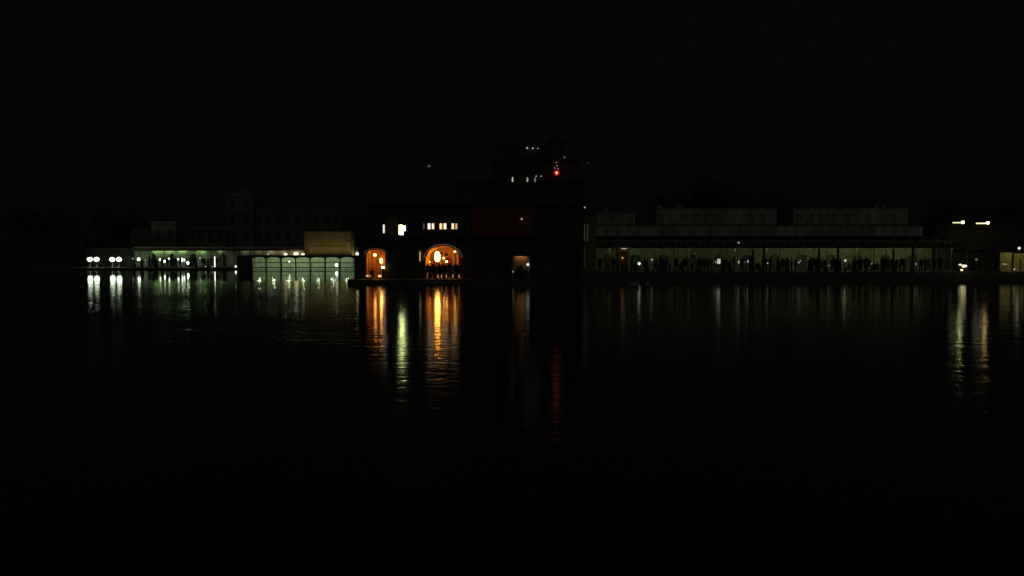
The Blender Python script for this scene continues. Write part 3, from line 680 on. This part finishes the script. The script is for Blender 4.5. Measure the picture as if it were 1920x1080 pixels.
for px, py, r, lb in ((837.5,490.5,.11,'small warm lamp behind the heads in the middle of the big arch'),(832,484,.10,'small lamp over the middle of the crowd under the big arch'),(853,472,.10,'lamp high on the right side inside the big arch'),(804.5,491,.10,'lamp at the left jamb inside the big arch')):
    y = 91.2; x,z = PX(px,y), PZ(py,y)
    t = thing('wall_lamp', (x,y,z), lb, 'lamp', 'small warm lamps inside the big arch'); MB().ball(x,y,z,r,10,8).build('bulb', emit('warm_bulb',(1,.47,.10),20), t, smooth=True)
    MB().tube((x,y+r+.003,z-.02),(x,hy-.003,z-.02),.02,n=5).build('bracket', iron, t)
x,y = PX(789.2,YP+.3), YP+.3; z=PZ(482,y)
t = thing('niche_lamp', (x-.09,y,z-.6), 'slim upright lamp in the narrow niche left of the big arch', 'lamp')
MB().tube((x-.10,y,PZ(489,y)),(x-.10,y,PZ(472,y)),.035).build('tube', emit('niche_glow',(1,.70,.40),.9), t); MB().box(x-.14,x-.06,y-.05,y+.05,PZ(492.4,y),PZ(489.3,y)).build('base', iron, t)
# small arch interior
gx0, gx1 = sA[0]-1.25, sA[0]+1.25; gy = YP+3.4
MB().wall(gx0, gx1, QZ+.003, zs1-.33, gy, gy+.2, [(sA[0]-.1,.75,1.4,2.7,.3)]).build('porch_back_wall', mat('sienna_plaster',(.50,.25,.08),.75,.35,2.5), pal)
MB().box(gx0, gx1, gy+.5, gy+.6, QZ+.01, zs1-.34).build('porch_screen', hallplaster, pal)
for xx in (gx0, gx1-.12): MB().box(xx, xx+.12, YP+.51, gy-.003, QZ+.003, zs1-.33).build('porch_side_wall', hallplaster, pal)
for px in (692.5, 697, 715.5, 720.3):
    y = YP+1.9; MB().lathe(PX(px,y), y, [(.11,QZ+.01),(.07,QZ+.25),(.06,2.9),(.11,3.2)], 10).build('porch_column', mat('cream_plaster',(.6,.5,.35)), pal)
MB().arch_ring(sA[0], 1.15, 2.9, .42, .10, YP+1.4, YP+1.6, QZ+.01).build('porch_inner_arch', redpaint, pal)
lantern(PX(714.5,YP+1.2), YP+1.2, PZ(489,YP+1.2), .14, .55, emit('lantern_glow_small',(1.0,.43,.07),24), zs1-.325, 'slim bright lantern in the right half of the small lit arch')
lantern(PX(703,YP+2.4), YP+2.4, PZ(478,YP+2.4), .14, .3, emit('lantern_glow_small',(1.0,.43,.07),24), zs1-.325, 'round lantern at the back of the small lit arch')
for px, py, r, lb in ((718,501.5,.16,'square bright box lamp low at the right jamb of the small arch'),(688.5,517.5,.11,'footlight at the left foot of the small arch'),(695.5,517,.08,'tiny footlight beside the seated person in the small arch'),(711.5,517.8,.16,'pale footlight at the right foot of the small arch')):
    y = YP+.0-.35; x,z = PX(px,y), PZ(py,y)
    t = thing('foot_lamp', (x,y,QZ), lb, 'lamp', 'lamps at the foot of the small arch')
    MB().box(x-r,x+r,y-.08,y+.08,max(z-r*.7,QZ+.06),max(z-r*.7,QZ+.06)+r*1.5).build('glass', emit('pinkish_warm',(1,.55,.28),1.2) if px!=718 else emit('box_lamp',(1,.80,.42),3), t)
    MB().box(x-r*.7,x+r*.7,y-.06,y+.06,QZ+.003,max(z-r*.7,QZ+.06)-.003).build('base', iron, t)
G = 'people under the lit palace arches'
person(697.5, YP-.3, QZ, 6, 15, 'dark seated person at the left side of the small lit arch', G)
person(719.5, YP-.9, QZ, 8, -20, 'short dark figure at the right foot of the small lit arch', G)
bp_ = [(801.5,4,10,'at the left jamb'),(810,0,175,'left of the blazing lantern'),(815.5,2,180,'just below left of the blazing lantern'),(825,3,160,'directly right of the blazing lantern'),(833.2,5,185,'under the unlit right chandelier'),(841,1,180,'in the middle right of the opening'),(846.5,7,170,'right of the middle small lamp'),(855.3,2,190,'second from the right jamb'),(863.5,4,200,'at the right jamb')]
bp_ += [(806,5,170,'just right of the left jamb'),(812.5,3,90,'in the second row left of the lantern'),(823,4,185,'below the blazing lantern'),(831,0,170,'under the left unlit chandelier'),(843.5,4,175,'in the second row right of the middle'),(851,1,185,'third from the right jamb'),(857.5,0,170,'close behind the second from the right jamb')]
for px,k,rz,lb in bp_:
    person(px, YP-.75+random.uniform(-.5,.4), QZ, k, rz, f'dark {PEOPLE[k][1].split()[-1]} figure under the big arch, {lb}', G)
for i, px in enumerate((820.5, 828, 836.5, 848.8, 860.3)):  # glowing pieces added where bright gaps show between the legs
    y = YP-1.5; x = PX(px,y); t = thing('leg_gap_glow', (x,y,QZ), ['first','second','third','fourth','fifth'][i]+' added leg-gap glow from the left in front of the big arch','lamp','added leg-gap glows in front of the big arch')
    MB().lathe(x,y,[(.07,QZ+.003),(.06,QZ+.10),(.03,QZ+.16)],8).build('holder', galv, t)
    MB().lathe(x,y,[(.03,QZ+.164),(.055,QZ+.26),(.045,QZ+.42),(.01,QZ+.56)],8).build('gap_glow', emit('pale_pink_glow',(1,.45,.2),.5), t)

# ------------------------------------------------------------------ orange booth right of the palace doors
yb = 87.0
bt = thing('lit_booth', (PX(977,yb), yb, QZ), 'small flat-roofed booth with a glowing orange back wall beside the palace', 'kiosk')
bx0, bx1 = PX(961.5,yb), PX(992.5,yb)
MB().box(bx0-.1, bx1+.1, yb-.25, yb+.85, PZ(477.8,yb), PZ(476.2,yb)).build('roof', timber, bt)
MB().box(bx0-.1, bx1+.1, yb-.30, yb-.254, PZ(480.5,yb), PZ(476,yb)).build('fascia', timber, bt)
MB().box(bx0+.12, bx1-.12, yb+.70, yb+.78, QZ+.003, PZ(478,yb)-.003).build('back_wall', ochre, bt)
MB().box(bx0+.12, bx1-.12, yb-.1, yb+.5, QZ+.003, 1.35).build('counter', timber, bt)
for xx in (bx0+.03, bx1-.03):
    MB().box(xx-.06, xx+.06, yb-.2, yb-.08, QZ+.003, PZ(478,yb)-.003).build('post', cloth, bt)
MB().tube((bx0+.3,yb+.45,PZ(478.9,yb)),(bx1-.4,yb+.45,PZ(478.9,yb)),.03).build('tube', emit('booth_tube',(1,.52,.16),8), bt)
lamp_bulb(989.5, 496, yb-.45, .14, QZ, 'bright round lamp at the right front of the orange booth', emit('booth_lamp',(1,.96,.88),1.2))
lamp_bulb(962, 509.5, yb-.45, .07, QZ, 'tiny pale lamp on the quay at the left front of the orange booth', e_dim, post=False)
for px,k,rz,lb in ((970,2,150,'left customer'),(976,0,185,'middle customer'),(983,8,170,'right customer'),(997,3,100,'passer-by right of the round lamp')):
    person(px, yb-.9, QZ-.0, k, rz, f'dark {PEOPLE[k][1]} person in front of the orange booth, {lb}', 'people at the orange booth')

# ------------------------------------------------------------------ right building: long verandah and upper blocks
YR = 102.0
rb = thing('verandah_building', (PX(1420,YR), YR, GZ), 'very long dim building with an olive green lit verandah behind the crowd', 'building')
X0, X1 = PX(1112,YR), PX(1790,YR)
# land top behind the ghat is at .90 only up to 101: floor slab
MB().box(X0, X1, 101.0, YR+4, .302, GZ+.02).build('verandah_floor', slab, rb)
doors = [PX(p, YR+2.6) for p in range(1140, 1790, 52)]
MB().wall(X0, X1, GZ+.022, PZ(462,YR), YR+2.6, YR+3.0, [(x,1.3,GZ+.022,2.5,.35) for x in doors if X0+1 < x < X1-1]).build('verandah_wall', mat('olive_plaster_light',(.40,.44,.22),.8,.3,.9,.01,streaks=True), rb)
for x in doors:
    if X0+1 < x < X1-1: MB().box(x-.65,x+.65,YR+2.85,YR+2.9,GZ+.03,2.84).build('door', mat('green_door',(.16,.2,.11),.6,.25,3), rb)
zr1 = PZ(461,YR)
npil = 24
for k in range(npil):
    x = X0+.3 + (X1-X0-.6)*k/(npil-1) + (random.uniform(-.35,.35) if 0 < k < npil-1 else 0)
    MB().lathe(x, YR+.2, [(.17,GZ+.024),(.17,GZ+.2),(.09,GZ+.3),(.085,zr1-.3),(.16,zr1-.12),(.17,zr1-.004)], 8).build('column', mat('green_pillar',(.22,.26,.14),.8,.25,2), rb)
MB().box(X0-.2, X1+.2, YR-.9, YR+3.2, zr1, zr1+.22).build('verandah_roof', darkstone, rb)
MB().box(X0-.2, X1+.2, YR-.96, YR-.904, PZ(465.2,YR-.9), zr1+.20).build('fascia', timber, rb)
tube_w = [.45,.7,.5,.55,.35,.6,.75,.7,.9,1.1,1.25,1.3,1.05,.6]
for k in range(14):
    a = X0 + (X1-X0)*(k+.5)/14 + random.uniform(-.6,.6)
    MB().tube((a-.6,YR-.3,zr1-.07),(a+.6,YR-.3,zr1-.07),.035).build('tube_light', emit('verandah_tube_%d' % k, (.80, 1.0, .46) if k in (10,11) else (.93, 1.0, .62), 17*tube_w[k]), rb)
# first floor, set back: dark band, parapet ledge
za, zb_ = zr1+.224, PZ(442.5,YR)
xs = [X0 + (X1-X0)*(k+.5)/26 for k in range(26)]
MB().wall(X0, X1, za, zb_, YR+1.0, YR+1.4, [(x,.7,za+.25,zb_-.3,0) for x in xs]).build('first_floor_wall', darkstone, rb)
for x in xs:
    f = MB().box(x-.35,x+.35,YR+1.2,YR+1.25,za+.25,zb_-.3).build('window', glass_dark, rb); MB().box(x-.02,x+.02,YR+1.15,YR+1.197,za+.27,zb_-.32).build('mullion', timber, f)
MB().box(X0-.1, PX(1735,YR), YR+.5, YR+1.5, zb_+.003, zb_+.10).build('ledge', lime, rb)
MB().box(X0, PX(1735,YR), YR+.8, YR+4.5, zb_+.104, PZ(424.5,YR+.8)).build('middle_wall', lime, rb)
for k in range(30):
    x = X0+.5 + (PX(1735,YR)-X0-1)*k/29
    MB().box(x-.10, x+.10, YR+.70, YR+.797, zb_+.11, PZ(425.5,YR+.8)).build('pilaster', lime, rb)
for k in range(60):                           # balusters along the verandah roof edge
    x = X0+.2 + (X1-X0-.4)*k/59
    MB().lathe(x, YR-.7, [(.06,zr1+.224),(.085,zr1+.36),(.04,zr1+.52),(.06,zr1+.58)], 6).build('baluster', lime, rb)
MB().box(X0, X1, YR-.76, YR-.64, zr1+.584, zr1+.66).build('handrail', lime, rb)
# the upper blocks
def upper(px0, px1, pyt, y, lab, nw, gable=False):
    z0 = PZ(424.5, YR+.8) + .003; xa, xb, z1 = PX(px0,y), PX(px1,y), PZ(pyt,y)
    t = thing('upper_block', ((xa+xb)/2, y, z0), lab, 'building', 'pale upper blocks on the long right building')
    xs_ = [xa + (xb-xa)*(k+.5+random.uniform(-.18,.18))/nw for k in range(nw) if random.random() < .62]; h = z1-z0
    MB().box(xa, xb, y-.05, y-.003, z0+h*.72, z0+h*.76).build('string_course', lime, t)
    MB().box(xa, xb, y-.04, y-.003, z0+.02, z0+h*.16).build('plinth_course', mat('grey_plaster',(.22,.21,.19)), t)
    MB().wall(xa, xb, z0, z1, y, y+.35, [(x,.75,z0+h*.3,z0+h*.62,.18) for x in xs_]).build('wall', lime, t)
    for x in xs_:
        f = MB().box(x-.375,x+.375,y+.14,y+.19,z0+h*.3,z0+h*.62+.18).build('window', mat('pale_shutter',(.40,.39,.34),.8,.3,4), t); MB().box(x-.02,x+.02,y+.10,y+.137,z0+h*.3+.02,z0+h*.62+.1).build('mullion', timber, f)
        MB().box(x-.45,x+.45,y-.07,y-.003,z0+h*.3-.08,z0+h*.3-.004).build('sill', lime, f)
    MB().box(xa-.1, xb+.1, y-.15, y+3.2, z1+.003, z1+.12).build('cornice', lime, t)
    MB().box(xa, xb, y+.353, y+3.2, z0, z1).build('block_body', lime, t)
    for k in range(max(1, nw//4)):
        xt = random.uniform(xa+.8, xb-.8); MB().lathe(xt, y+1.6, [(.42,z1+.124),(.45,z1+.2),(.45,z1+.62),(.38,z1+.70),(.1,z1+.74)], 12).build('water_tank', galv, t)
    if gable:
        MB().raw([(xa,y,z1+.124),(xa+.8,y,z1+.124),(xa+.4,y,z1+.6),(xa,y+3,z1+.124),(xa+.8,y+3,z1+.124),(xa+.4,y+3,z1+.6)],[(0,1,2),(5,4,3),(0,2,5,3),(1,4,5,2),(0,3,4,1)]).build('gable', lime, t)
    return t
upper(1118, 1190, 400, YR+1.2, 'short pale upper block at the left end of the right building', 4)
upper(1230, 1455, 392, YR+1.2, 'long pale upper block left of the dark gap with a small gable', 11, True)
upper(1486, 1700, 392, YR+1.2, 'long pale upper block right of the dark gap', 10)
# corner turret with a light at its left end
yt = 96.0
ct = thing('corner_turret', (PX(1104,yt), yt, GZ), 'slender turret at the left end of the right building with outlined edges', 'tower')
MB().wall(PX(1095,yt), PX(1117,yt), QZ-.1, PZ(402,yt), yt, yt+3, []).build('wall', mat('olive_plaster',(.30,.26,.10)), ct)
for px in (1095.8, 1101.5): MB().tube((PX(px,yt-.1),yt-.1,PZ(452,yt-.1)),(PX(px,yt-.1),yt-.1,PZ(420,yt-.1)),.06).build('corner_shaft', emit('lit_edge_pale',(1,1,.8),.03), ct)  # shafts made to glow so the turret edges look lit
MB().arch_ring(PX(1098.6,yt), .36, PZ(434,yt), .2, .06, yt-.07, yt-.003, PZ(446,yt)).build('niche_moulding', cloth, ct)
MB().box(PX(1093,yt), PX(1119,yt), yt-.2, yt+3.1, PZ(402,yt)+.003, PZ(402,yt)+.15).build('cornice', slab, ct)
MB().box(PX(1094.5,yt-.14), PX(1098.6,yt-.14), yt-.22, yt-.06, QZ+.9, PZ(463,yt)).build('white_panel', mat('white_marble',(.75,.75,.72),.5,.1,3), ct)
tiny(1096.5, 389, yt, .09, 'small light on top of the corner turret', e_dim, PZ(402,yt)+.15, None)
# little kiosk before the verandah
yk = 97.4
kk = thing('shrine_kiosk', (PX(1169,yk), yk, GZ), 'tiny flat-roofed shrine with a warm outlined doorway above the crowd', 'kiosk')
kx = PX(1169,yk)
MB().wall(kx-.72, kx+.72, GZ+.003, PZ(467,yk), yk, yk+.12, [(kx, .92, GZ+.003, PZ(473,yk), .18)]).build('wall', mat('khaki_paint',(.34,.28,.16),.8,.2,3), kk)
MB().arch_ring(kx, .92, PZ(473,yk), .18, .09, yk-.06, yk-.003, GZ+.003).build('arch_moulding', cloth, kk)
MB().box(kx-.85, kx+.85, yk-.3, yk+1.5, PZ(464.2,yk), PZ(462.4,yk)).build('roof', cloth, kk)
MB().box(kx-.72, kx+.72, yk+1.3, yk+1.4, GZ+.003, PZ(467,yk)).build('back_wall', ochre, kk)
for sx in (-1,1): MB().box(kx+sx*.68-.04, kx+sx*.68+.04, yk+.13, yk+1.29, GZ+.003, PZ(467,yk)).build('side_wall', ochre, kk)
MB().lathe(kx+.5, yk+.5, [(.06,PZ(462.4,yk)+.003),(.05,PZ(459,yk)),(.01,PZ(457,yk))],6).build('finial', cloth, kk)
MB().tube((kx-.3,yk-.25,PZ(466,yk)),(kx+.3,yk-.25,PZ(466,yk)),.025).build('tube', emit('shrine_tube',(1,.85,.5),.9), kk)
MB().ball(kx, yk+.8, PZ(484,yk), .10).build('bulb', emit('shrine_bulb',(1,.55,.2),.8), kk)

# lamps in the right crowd
RL = [(1198.5,494.3,.22,emit('white_ball',(1,1,.95),1.1),'brightest round white lamp at the left of the right crowd'),
      (1222.3,487,.13,e_dim,'round pale lamp right of the brightest lamp in the right crowd'),
      (1291.5,480.5,.09,e_win3,'very dim lamp between two dark heads left of the square lamp'),
      (1304,474.5,.10,e_win3,'dim lamp high against the verandah left of the square lamp'),
      (1342,491,.09,e_dim,'narrow lamp just left of the square bright lamp'),
      (1385.5,491.5,.12,e_dim,'drop shaped lamp left of the pair of upright lights in the right crowd'),
      (1396.8,491,.08,emit('half_dim',(1,1,.9),.3),'left one of the pair of upright lights in the right crowd'),
      (1402.3,490,.10,e_dim,'right one of the pair of upright lights in the right crowd'),
      (1439.6,493.2,.12,e_dim,'small round lamp right of the tall bulging pillar in the right crowd'),
      (1498,492,.10,e_dim,'lower of two touching sparks in the middle of the right crowd'),
      (1501,489,.08,e_dim,'upper of two touching sparks in the middle of the right crowd'),
      (1554.3,498,.09,emit('half_dim',(1,1,.9),.3),'low grey lamp on the steps left of the tall dark pillar'),
      (1585,488.5,.19,emit('cream_ball',(1,.93,.72),.6),'big cream ball lamp right of the tall dark pillar in the right crowd'),
      (1634.6,495,.10,e_dim,'small round lamp right of the cream ball lamp'),
      (1711+6.5,495,.09,emit('half_dim',(1,1,.9),.3),'upright pale light at the foot of the pole near the right end of the verandah'),
      (1831,486.5,.2,emit('grey_ball',(1,1,.95),.10),'dim grey lamp right of the gold cluster at the right'),
      (1881.5,495,.12,emit('half_dim',(1,1,.9),.3),'left of two touching pale lamps before the gold pavilion'),
      (1886,495.5,.11,emit('half_dim',(1,1,.9),.3),'right of two touching pale lamps before the gold pavilion')]
for px, py, r, m, lb in RL:
    lamp_bulb(px, py, 97.1, r*.8, GZ, lb, m, 'lamps among the people on the right ghat', head=1.9 if px in (1385.5,1396.8,1402.3,1717.5) else 1.0)
y = 96.2; x = PX(1348,y); t = thing('box_lamp', (x,y,GZ), 'upright square bright lamp on a post in the middle of the right crowd', 'lamp')
MB().box(x-.17,x+.17,y-.1,y+.1,PZ(494.5,y),PZ(485.5,y)).build('glass', emit('box_glow',(1,1,.85),.5), t); MB().tube((x,y,GZ),(x,y,PZ(494.5,y)-.003),.03).build('post', galv, t); MB().box(x-.2,x+.2,y-.13,y+.13,PZ(485.5,y)+.003,PZ(485.5,y)+.06).build('cap', iron, t)
lamp_bulb(1385, 455, YR-.6, .10, zr1+.22, 'light on the verandah roof edge in the middle of the right building', e_dim, name='roof_lamp')
# thin poles
for i,(px,pt,pb) in enumerate(((1258,465,505),(1270,468,505),(1717.5,465,505),(1770,464,505),(1813,470,506),(1874,468,505),(1525,468,504))):
    y = 98.6; x = PX(px,y); t = thing('thin_pole', (x,y,GZ), ['left one of two close thin poles','right one of two close thin poles','pale pole with a bright streak near the right end of the verandah','lone slim pole at the right end of the verandah wall','pole standing over the gold cluster of lamps','pole left of the gold pavilion','pole left of the bulging dark pillars in mid verandah'][i], 'pole', 'thin poles along the right ghat')
    MB().tube((x,y,GZ+.003),(x,y,PZ(pt,y)),.055,.035).build('shaft', galv, t); MB().ball(x,y,PZ(pt,y)+.08,.075,8,6).build('finial', galv, t)
    MB().lathe(x,y,[(.16,GZ+.004),(.14,GZ+.12),(.065,GZ+.16)],8).build('foot', slab, t)
# bulging dark stone lamp pillars
for i,(px,pt) in enumerate(((1412,469),(1432,465),(1535,468),(1571,463),(1675,468),(1711.5,463))):
    y = 95.6; x = PX(px,y); zt_ = PZ(pt,y); t = thing('stone_lamp_pillar', (x,y,GZ), ['first tall dark pillar from the left in the right crowd','second tall dark pillar, taller than its left neighbour','third tall dark pillar, left of the cream ball lamp\'s neighbour','thick tall dark pillar left of the cream ball lamp','fifth tall dark pillar between the cream ball lamp and the pale pole','rightmost tall dark pillar, touching the pale pole'][i], 'pillar', 'bulging dark stone pillars in the right crowd')
    h = zt_-GZ; pr = [(.30,GZ+.003),(.30,GZ+.15),(.2,GZ+.2)]
    for k in range(7): zz = GZ+.2+(h-.3)*(k+.5)/7; pr += [(.12,zz-.12),(.25-.012*k,zz),(.13,zz+.1)]
    pr.append((.05,zt_)); MB().lathe(x,y,pr,10).build('shaft', darkstone, t); MB().lathe(x,y,[(.09,zt_+.003),(.12,zt_+.06),(.02,zt_+.16)],8).build('finial', darkstone, t)

# ------------------------------------------------------------------ right end: dark hall with two long floodlights, gold pavilion
t_, a_, b2, z_ = block('dark_hall', 1752, 1990, 426, 104.0, 8, darkstone, 'dark hall at the right end under the two long floodlights', 2, z0=.9, nwin=7)
for px0, pxh, py, tint, lb in ((1787,1803.5,417.5,(.88,1,.36),'left long floodlight with a bright head high on the dark hall'),(1831,1850.5,418.5,(1,.62,.22),'right long floodlight with a bright head high on the dark hall')):
    y = 101.2; xa, xb = PX(px0,y,py), PX(pxh,y,py); z = PZ(py,y)
    t = thing('long_floodlight', ((xa+xb)/2,y,z), lb, 'lamp', 'pair of long floodlights on the dark hall')
    n_ = 1 if px0 < 1800 else 2
    MB().box(xa, xb, y, y+.10, z-.10 if n_==2 else z-.06, z+.06).build('reflector_strip', emit('strip_'+str(n_), (1,.92,.5), 1.3), t)
    MB().ball(xb+.05, y-.12, z+.04, .18, 12, 8, .9).build('lamp_head', emit('head_'+str(n_), tint, 11), t, smooth=True)
    MB().box(xa-.05, xb+.05, y+.104, y+.2, z-.16, z+.12).build('housing', iron, t)
    MB().tube(((xa+xb)/2, y+.2, z), ((xa+xb)/2, 103.9, z-.1), .06).build('arm', iron, t)
    MB().box((xa+xb)/2-.1,(xa+xb)/2+.1,103.78,103.997,z-.3,z+.1).build('wall_plate', iron, t)
# gold pavilion cut by the frame
yg = 96.0
gp = thing('gold_pavilion', (PX(1917,yg), yg, GZ), 'small gold lit pavilion with round arches cut by the right edge', 'pavilion')
gxs = [1900.5, 1914.5, 1928.5, 1942.5]
MB().wall(PX(1898,yg), PX(1945,yg), GZ+.003, PZ(474,yg), yg, yg+.12, [(PX((a+b_)/2,yg), .68, GZ+.003, PZ(481,yg), .24) for a, b_ in zip(gxs, gxs[1:])]).build('arch_wall', mat('khaki_paint',(.34,.28,.16)), gp)
for px in gxs: MB().lathe(PX(px,yg-.12), yg-.12, [(.13,GZ+.004),(.12,GZ+.15),(.08,GZ+.2),(.08,PZ(480,yg)),(.13,PZ(478,yg))],10).build('column', mat('gold_paint',(.6,.55,.22),.5,.2,3), gp)
MB().box(PX(1896,yg), PX(1948,yg), yg-.4, yg+2.6, PZ(474,yg)+.003, PZ(472,yg)).build('eave', slab, gp)
MB().box(PX(1896,yg), PX(1948,yg), yg-.45, yg-.404, PZ(475.6,yg), PZ(472,yg)).build('fascia', slab, gp)
MB().box(PX(1898,yg), PX(1945,yg), yg+2.3, yg+2.4, GZ+.003, PZ(474,yg)).build('back_wall', mat('gold_paint',(.6,.55,.22)), gp)
for a, b_ in zip(gxs, gxs[1:]):
    MB().tube((PX(a+4,yg), yg+.6, PZ(474,yg)-.06), (PX(b_-4,yg), yg+.6, PZ(474,yg)-.06), .04).build('added_fill_tube', emit('gold_fill',(1,.92,.36),15), gp)  # hidden tubes added behind the spandrel to brighten the pavilion
for a, b_ in zip(gxs, gxs[1:]):
    MB().tube((PX(a+3,yg), yg-.34, PZ(474.4,yg)-.01), (PX(b_-3,yg), yg-.34, PZ(474.4,yg)-.01), .022).build('tube_light', emit('gold_tube',(1,.92,.36),9), gp)
lamp_bulb(1911, 465.5, yg+.5, .15, PZ(472,yg), 'white ball lamp on top of the gold pavilion', emit('roof_ball',(1,1,1),1.1), name='roof_lamp')
lamp_bulb(1902, 504.8, yg-.8, .12, GZ, 'low pale lamp at the foot of the gold pavilion', emit('half_dim',(1,1,.9),.3), post=False, name='foot_lamp')
# gold cluster: a small cart with lamps
yc = 96.4; xc = PX(1805,yc)
sc_ = thing('lamp_stall', (xc,yc,GZ), 'small vendor stall with a cluster of golden lamps at the right', 'stall')
MB().box(xc-.55,xc+.55,yc-.3,yc+.3,GZ+.50,GZ+.56).build('table_top', timber, sc_)
for sx in (-1,1):
    for sy in (-1,1): MB().box(xc+sx*.48-.03,xc+sx*.48+.03,yc+sy*.25-.03,yc+sy*.25+.03,GZ+.003,GZ+.497).build('leg', timber, sc_)
for px,py,r,m in ((1801,496.3,.15,emit('gold_a',(1,.85,.5),1.4)),(1807.5,499,.19,emit('gold_b',(1,.88,.42),4)),(1811,498.6,.13,emit('gold_b',(1,.88,.42),4)),(1804,506.3,.15,emit('gold_a',(1,.85,.5),1.4))):
    x,z = PX(px,yc-.35), PZ(py,yc-.35); t = thing('gold_lamp', (x,yc-.35,z), {1801:'upper left lamp of the golden cluster',1807.5:'largest lamp of the golden cluster',1811:'right lamp of the golden cluster',1804:'lowest lamp of the golden cluster'}[px], 'lamp', 'golden lamps on the vendor stall')
    MB().ball(x,yc-.35,z,r,10,8,.75).build('bulb', m, t, smooth=True); MB().lathe(x,yc-.35,[(r*.5,z+r*.78),(.02,z+r*.78+.07)],8).build('cap', iron, t)

# ------------------------------------------------------------------ the crowds
def landmark_label(px, used, marks, k, tail):
    m = min(marks, key=lambda q: abs(q[0]-px)); side = 'right' if px >= m[0] else 'left'
    key = (m[1], side); used[key] = used.get(key, 0) + 1; n = used[key]
    return f'{ORD[n-1]} dark {PEOPLE[k][1].split()[-1]} figure {side} of {m[1]}'
def crowd(pxs, dmin, dmax, zf, marks, tail, group, pool):
    used = {}; rows = []
    for px in pxs:
        m = min(marks, key=lambda q: abs(q[0]-px)); rows.append((abs(px-m[0]), px))
    for _, px in sorted(rows):
        k = random.choice(pool); d_ = random.uniform(dmin, dmax)
        person(px, d_, zf(d_), k, random.choice((0,30,-40,160,180,200,90,-90)) + random.uniform(-20,20), landmark_label(px, used, marks, k, tail), group)
pl = [252+random.uniform(-2,2), 266, 279, 284.5, 291, 293.5, 303, 305.5, 313, 321, 325, 329.5, 338, 349, 357, 363.5, 368, 380, 384, 390, 396, 407]
ML = [(260,'the lone bright bulb on the left shore'),(300,'the round lamp in the left crowd'),(334,'the left crowd\'s double lamp'),(351.5,'the strong low lamp on the left shore'),(402.5,'the thin upright tube lamp')]
crowd(pl, 132.3, 132.85, lambda d_: .28, ML, 'on the left promenade', 'people on the left promenade', [0,1,2,3,4,5,7,0,4])
pr = []
px = 1186.0
while px < 1700:
    q_ = px + random.uniform(-1.5,1.5)
    if random.random() > .06 and min(abs(q_-l_[0]) for l_ in RL+[(1348,)]) > 3.6: pr.append(q_)
    px += random.uniform(3.8, 6.6)
pr += [1125,1140,1151,1158,1727,1735,1741,1752,1762,1783,1792,1822,1845,1860,1869]
MR = [(1169,'the tiny shrine kiosk'),(1198.5,'the brightest lamp of the right crowd'),(1222.3,'the pale lamp near the two thin poles'),(1258,'the two close thin poles'),(1291.5,'the very dim lamp left of the square one'),(1348,'the square bright lamp'),(1385.5,'the drop shaped lamp'),(1412,'the first tall dark pillar'),(1439.6,'the small lamp by the second dark pillar'),(1499,'the two touching sparks'),(1535,'the third tall dark pillar'),(1585,'the cream ball lamp'),(1634.6,'the small lamp right of the cream ball lamp'),(1675,'the fifth tall dark pillar'),(1717.5,'the pale pole'),(1770,'the lone slim pole'),(1805,'the golden lamp stall'),(1874,'the pole by the gold pavilion')]
crowd(pr, 95.2, 96.9, lambda d_: .9, MR, 'on the right ghat', 'people on the right ghat', [0,1,2,3,4,5,6,7,8,0,4,3])
# a few people sitting on the lower steps
for i,(px,k) in enumerate(((1212,6),(1239,6),(1310,6),(1368,6),(1460,6),(1476,6),(1548,6),(1603,6),(1655,6))):
    sidx = 3; y_ = 85+sidx*2.1+1.2
    person(px, y_, .15*(sidx+1), k, random.uniform(-25,25), f'{["first","second","third","fourth","fifth","sixth","seventh","eighth","ninth"][i]} figure from the left sitting low on the dark ghat steps', 'people seated on the ghat steps')

# ------------------------------------------------------------------ moored rowing boat
def boat(px0, px1, d, label):
    x0, x1 = PX(px0,d), PX(px1,d); L = x1-x0; xc = (x0+x1)/2
    t = thing('rowing_boat', (xc,d,0), label, 'boat')
    n = 12; outer = MB(); rings = []
    for i in range(n+1):
        u = i/n*2-1; x = xc + u*L/2; wd = .62*math.sqrt(max(.02,1-abs(u)**2.4)); sheer = .34+.22*abs(u)**2; kz = -.12+.34*abs(u)**3
        rings.append([(x,d-wd,sheer),(x,d-wd*.8,(sheer+kz)/2),(x,d-wd*.3,kz),(x,d+wd*.3,kz),(x,d+wd*.8,(sheer+kz)/2),(x,d+wd,sheer)])
    for a, b_ in zip(rings, rings[1:]):
        for j in range(5): outer.face([a[j],b_[j],b_[j+1],a[j+1]])
    for r_ in (rings[0], rings[-1]): outer.face(r_)
    outer.build('hull', boatpaint, t)
    g = MB()
    for a, b_ in zip(rings, rings[1:]):
        for j in (0,5): g.tube((a[j][0],a[j][1],a[j][2]+.03),(b_[j][0],b_[j][1],b_[j][2]+.03),.035,n=6)
    g.build('gunwale', cloth, t)
    for u in (-.45,0,.45):
        MB().box(xc+u*L/2-.12, xc+u*L/2+.12, d-.5, d+.5, .22, .26).build('seat', timber, t)
    return t
boat(1176, 1199, 80.5, 'longer pale rowing boat moored below the steps, left of the two')
boat(1204, 1220, 80.9, 'short pale rowing boat moored right of the longer one')
